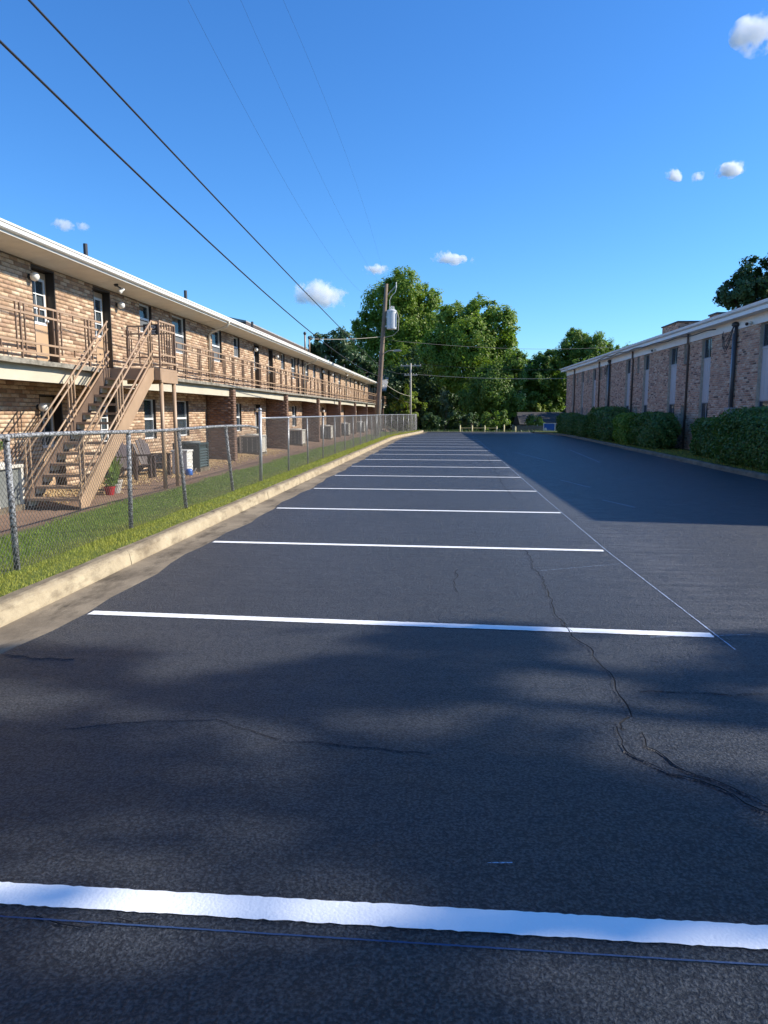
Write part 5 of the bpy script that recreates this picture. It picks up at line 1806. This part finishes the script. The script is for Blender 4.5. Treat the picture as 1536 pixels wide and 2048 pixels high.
# house beyond
hs = thing('house', 'low house with dark shingle roof beyond the board fence', 'house', (13.5, 84.0, gh(13.5, 84)))
hz = -gh(13.5, 84)
MB().box(-5.2, 6.0, -3.4, 3.6, -0.3, hz + 0.5).build('wall', M['brown_fascia'], hs)
MB().prism([(-4.0, hz + 0.42), (0.1, hz + 1.75), (4.2, hz + 0.42), (4.2, hz + 0.3), (-4.0, hz + 0.3)], 'x', -5.6, 6.4).build('roof', M['shingle'], hs)
MB().prism([(-3.4, hz + 0.3), (0.1, hz + 1.6), (3.6, hz + 0.3)], 'x', -5.3, -5.21).build('gable', M['wood_fence'], hs)
for i in range(2):
    w_ = MB().box(-3.5 + 4.2 * i, -2.3 + 4.2 * i, -3.46, -3.405, hz - 1.2, hz - 0.1).build('window', M['window_white'], hs)
    MB().box(-3.42 + 4.2 * i, -2.38 + 4.2 * i, -3.48, -3.462, hz - 1.12, hz - 0.18).build('pane', M['glass'], w_)
# blue framed panel at the right kerb end
bp = thing('blue_panel', 'blue panel in a white frame standing past the right kerb end', 'panel', (9.0, 64.5, gh(9, 64.5)))
MB().box(-0.5, 0.42, -0.03, 0.03, 0.12, 0.72).build('board', M['blue'], bp)
fr = MB()
fr.box(-0.56, -0.502, -0.045, 0.045, 0.0, 0.78).box(0.422, 0.50, -0.045, 0.045, 0.0, 0.78).box(-0.502, 0.422, -0.045, 0.045, 0.06, 0.118).box(-0.502, 0.422, -0.045, 0.045, 0.722, 0.76)
fr.build('frame', M['white_plastic'], bp)
MB().prism([(-0.49, 0.13), (-0.24, 0.13), (-0.24, 0.26), (-0.31, 0.36), (-0.44, 0.34), (-0.49, 0.24)], 'y', -0.036, -0.031).build('white_patch', M['white_plastic'], bp)

# long dark roof behind the left building
rr_ = thing('rear_building', 'dark roofed building rising behind the long tan one', 'building', (-15.0, 53.0, 0))
MB().box(-10.0, -0.6, 0.6, 29.4, -0.1, 8.0).build('wall', M['brown_fascia'], rr_)
MB().prism([(-10.8, 8.45), (-5.2, 9.5), (0.0, 8.45), (0.0, 8.36), (-10.8, 8.36)], 'y', 0.0, 30.0).build('roof', M['roof_grey'], rr_)
MB().box(-0.55, -0.03, 0.03, 29.97, 8.02, 8.355).build('fascia', M['brown_fascia'], rr_)
MB().box(-0.599, -0.552, 0.7, 29.3, 6.6, 8.0).build('siding', M['panel'], rr_)

# ------------------------------------------------------------------ clouds
def cloud_mat(name, dens, size, ext, seed):
    t = NT(name)
    t.t.nodes.remove(t.bsdf)
    v = t.n('VolumePrincipled')
    v.inputs['Color'].default_value = (1, 1, 1, 1)
    v.inputs['Anisotropy'].default_value = 0.1
    c = t.coord()
    mp = t.n('Mapping')
    mp.inputs['Location'].default_value = (seed * 3.7, seed * 1.9, seed)
    mp.inputs['Scale'].default_value = (1 / size, 1 / size, 1 / size)
    t.l(c, mp.inputs['Vector'])
    n = t.noise(mp.outputs[0], 1.5, 8, 0.66)
    m2 = t.n('Mapping')
    m2.inputs['Scale'].default_value = (1 / ext[0], 1 / ext[1], 1 / ext[2])
    t.l(c, m2.inputs['Vector'])
    ln = t.n('VectorMath', operation='LENGTH')
    t.l(m2.outputs[0], ln.inputs[0])
    # more vapour in the middle, torn towards the rim
    q = t.math('ADD', n, t.math('MULTIPLY', t.math('SUBTRACT', 0.58, ln.outputs['Value']), 0.40))
    d = t.ramp(q, [(0.44, 0.0), (0.60, 1.0)])
    t.l(t.math('MULTIPLY', d, dens), v.inputs['Density'])
    t.l(v.outputs[0], t.out.inputs['Volume'])
    return t.mat
def cloud(label, px, alt, dens, seed, nscale=7.0, thick=1.0):
    """px: (x, y, r) blobs in the photograph, put at cloud height"""
    rg = random.Random(seed)
    cx = sum(p[0] for p in px) / len(px)
    cy = sum(p[1] for p in px) / len(px)
    C0 = on_z(cx, cy, alt)
    Y = C0[1]
    P = []
    for x, y, r in px:
        p = on_y(x, y, Y)
        rm = r * Y / F * 1.3
        P.append((p + np.array([0, rg.uniform(-.5, .5) * rm * thick, 0]), rm))
    import bmesh
    bm = bmesh.new()
    for p, r in P:
        m4 = Matrix.Translation(Vector(p - C0)) @ Matrix.Diagonal((r, r * thick, r * 0.92, 1))
        bmesh.ops.create_icosphere(bm, subdivisions=3, radius=1.0, matrix=m4)
    size = max(r for _, r in P)
    me0 = bpy.data.meshes.new('tmp')
    bm.to_mesh(me0)
    bm.free()
    o = bpy.data.objects.new('cloud', me0)
    link(o)
    rm_ = o.modifiers.new('r', 'REMESH')
    rm_.mode = 'VOXEL'
    rm_.voxel_size = size / 9
    dg = bpy.context.evaluated_depsgraph_get()
    me = bpy.data.meshes.new_from_object(o.evaluated_get(dg))
    o.modifiers.clear()
    o.data = me
    me.materials.clear()
    co = np.array([v.co for v in me.vertices])
    ext = np.maximum(np.abs(co).max(0), size * 0.5)
    me.materials.append(cloud_mat('cloud_vapour', 0.6 * dens / size, size, ext, seed))
    o.location = C0
    tag(o, label, 'cloud', 'small fair-weather clouds')
    return o
cloud('largest white cumulus cloud left of the tall tree', [(604, 590, 18), (612, 574, 14), (632, 582, 22), (655, 585, 22), (676, 597, 20), (690, 600, 9), (640, 598, 18), (590, 598, 10)], 900, 3.6, 1, 2.2)
cloud('ragged white cloud at the top right corner', [(1525, 62, 30), (1500, 58, 24), (1485, 72, 14), (1470, 85, 10), (1545, 50, 30), (1505, 40, 12)], 900, 3.4, 2, 2.4)
cloud('small bright cloud, rightmost of the row of three', [(1445, 346, 13), (1462, 338, 14), (1478, 334, 11)], 900, 5.0, 3, 2.0)
cloud('small round cloud, leftmost of the row of three', [(1342, 348, 10), (1352, 354, 8), (1358, 357, 5)], 900, 4.0, 4, 2.0)
cloud('faintest small cloud, middle of the row of three', [(1390, 355, 8), (1402, 352, 8)], 900, 2.0, 5, 2.0)
cloud('thin flat cloud above the tallest tree', [(735, 538, 9), (752, 538, 10), (772, 540, 9)], 900, 1.8, 6, 2.0, 1.5)
cloud('elongated small cloud right above the tallest tree', [(872, 514, 10), (888, 514, 12), (908, 519, 10), (925, 520, 7), (950, 521, 7)], 900, 2.4, 7, 2.0, 1.3)
cloud('faint wisp of cloud over the left roof', [(112, 446, 10), (128, 449, 12), (142, 452, 8)], 900, 1.3, 8, 2.0, 1.3)
cloud('faintest wisp of cloud beside the one over the left roof', [(160, 452, 9), (170, 454, 8)], 900, 1.0, 9, 2.0, 1.3)
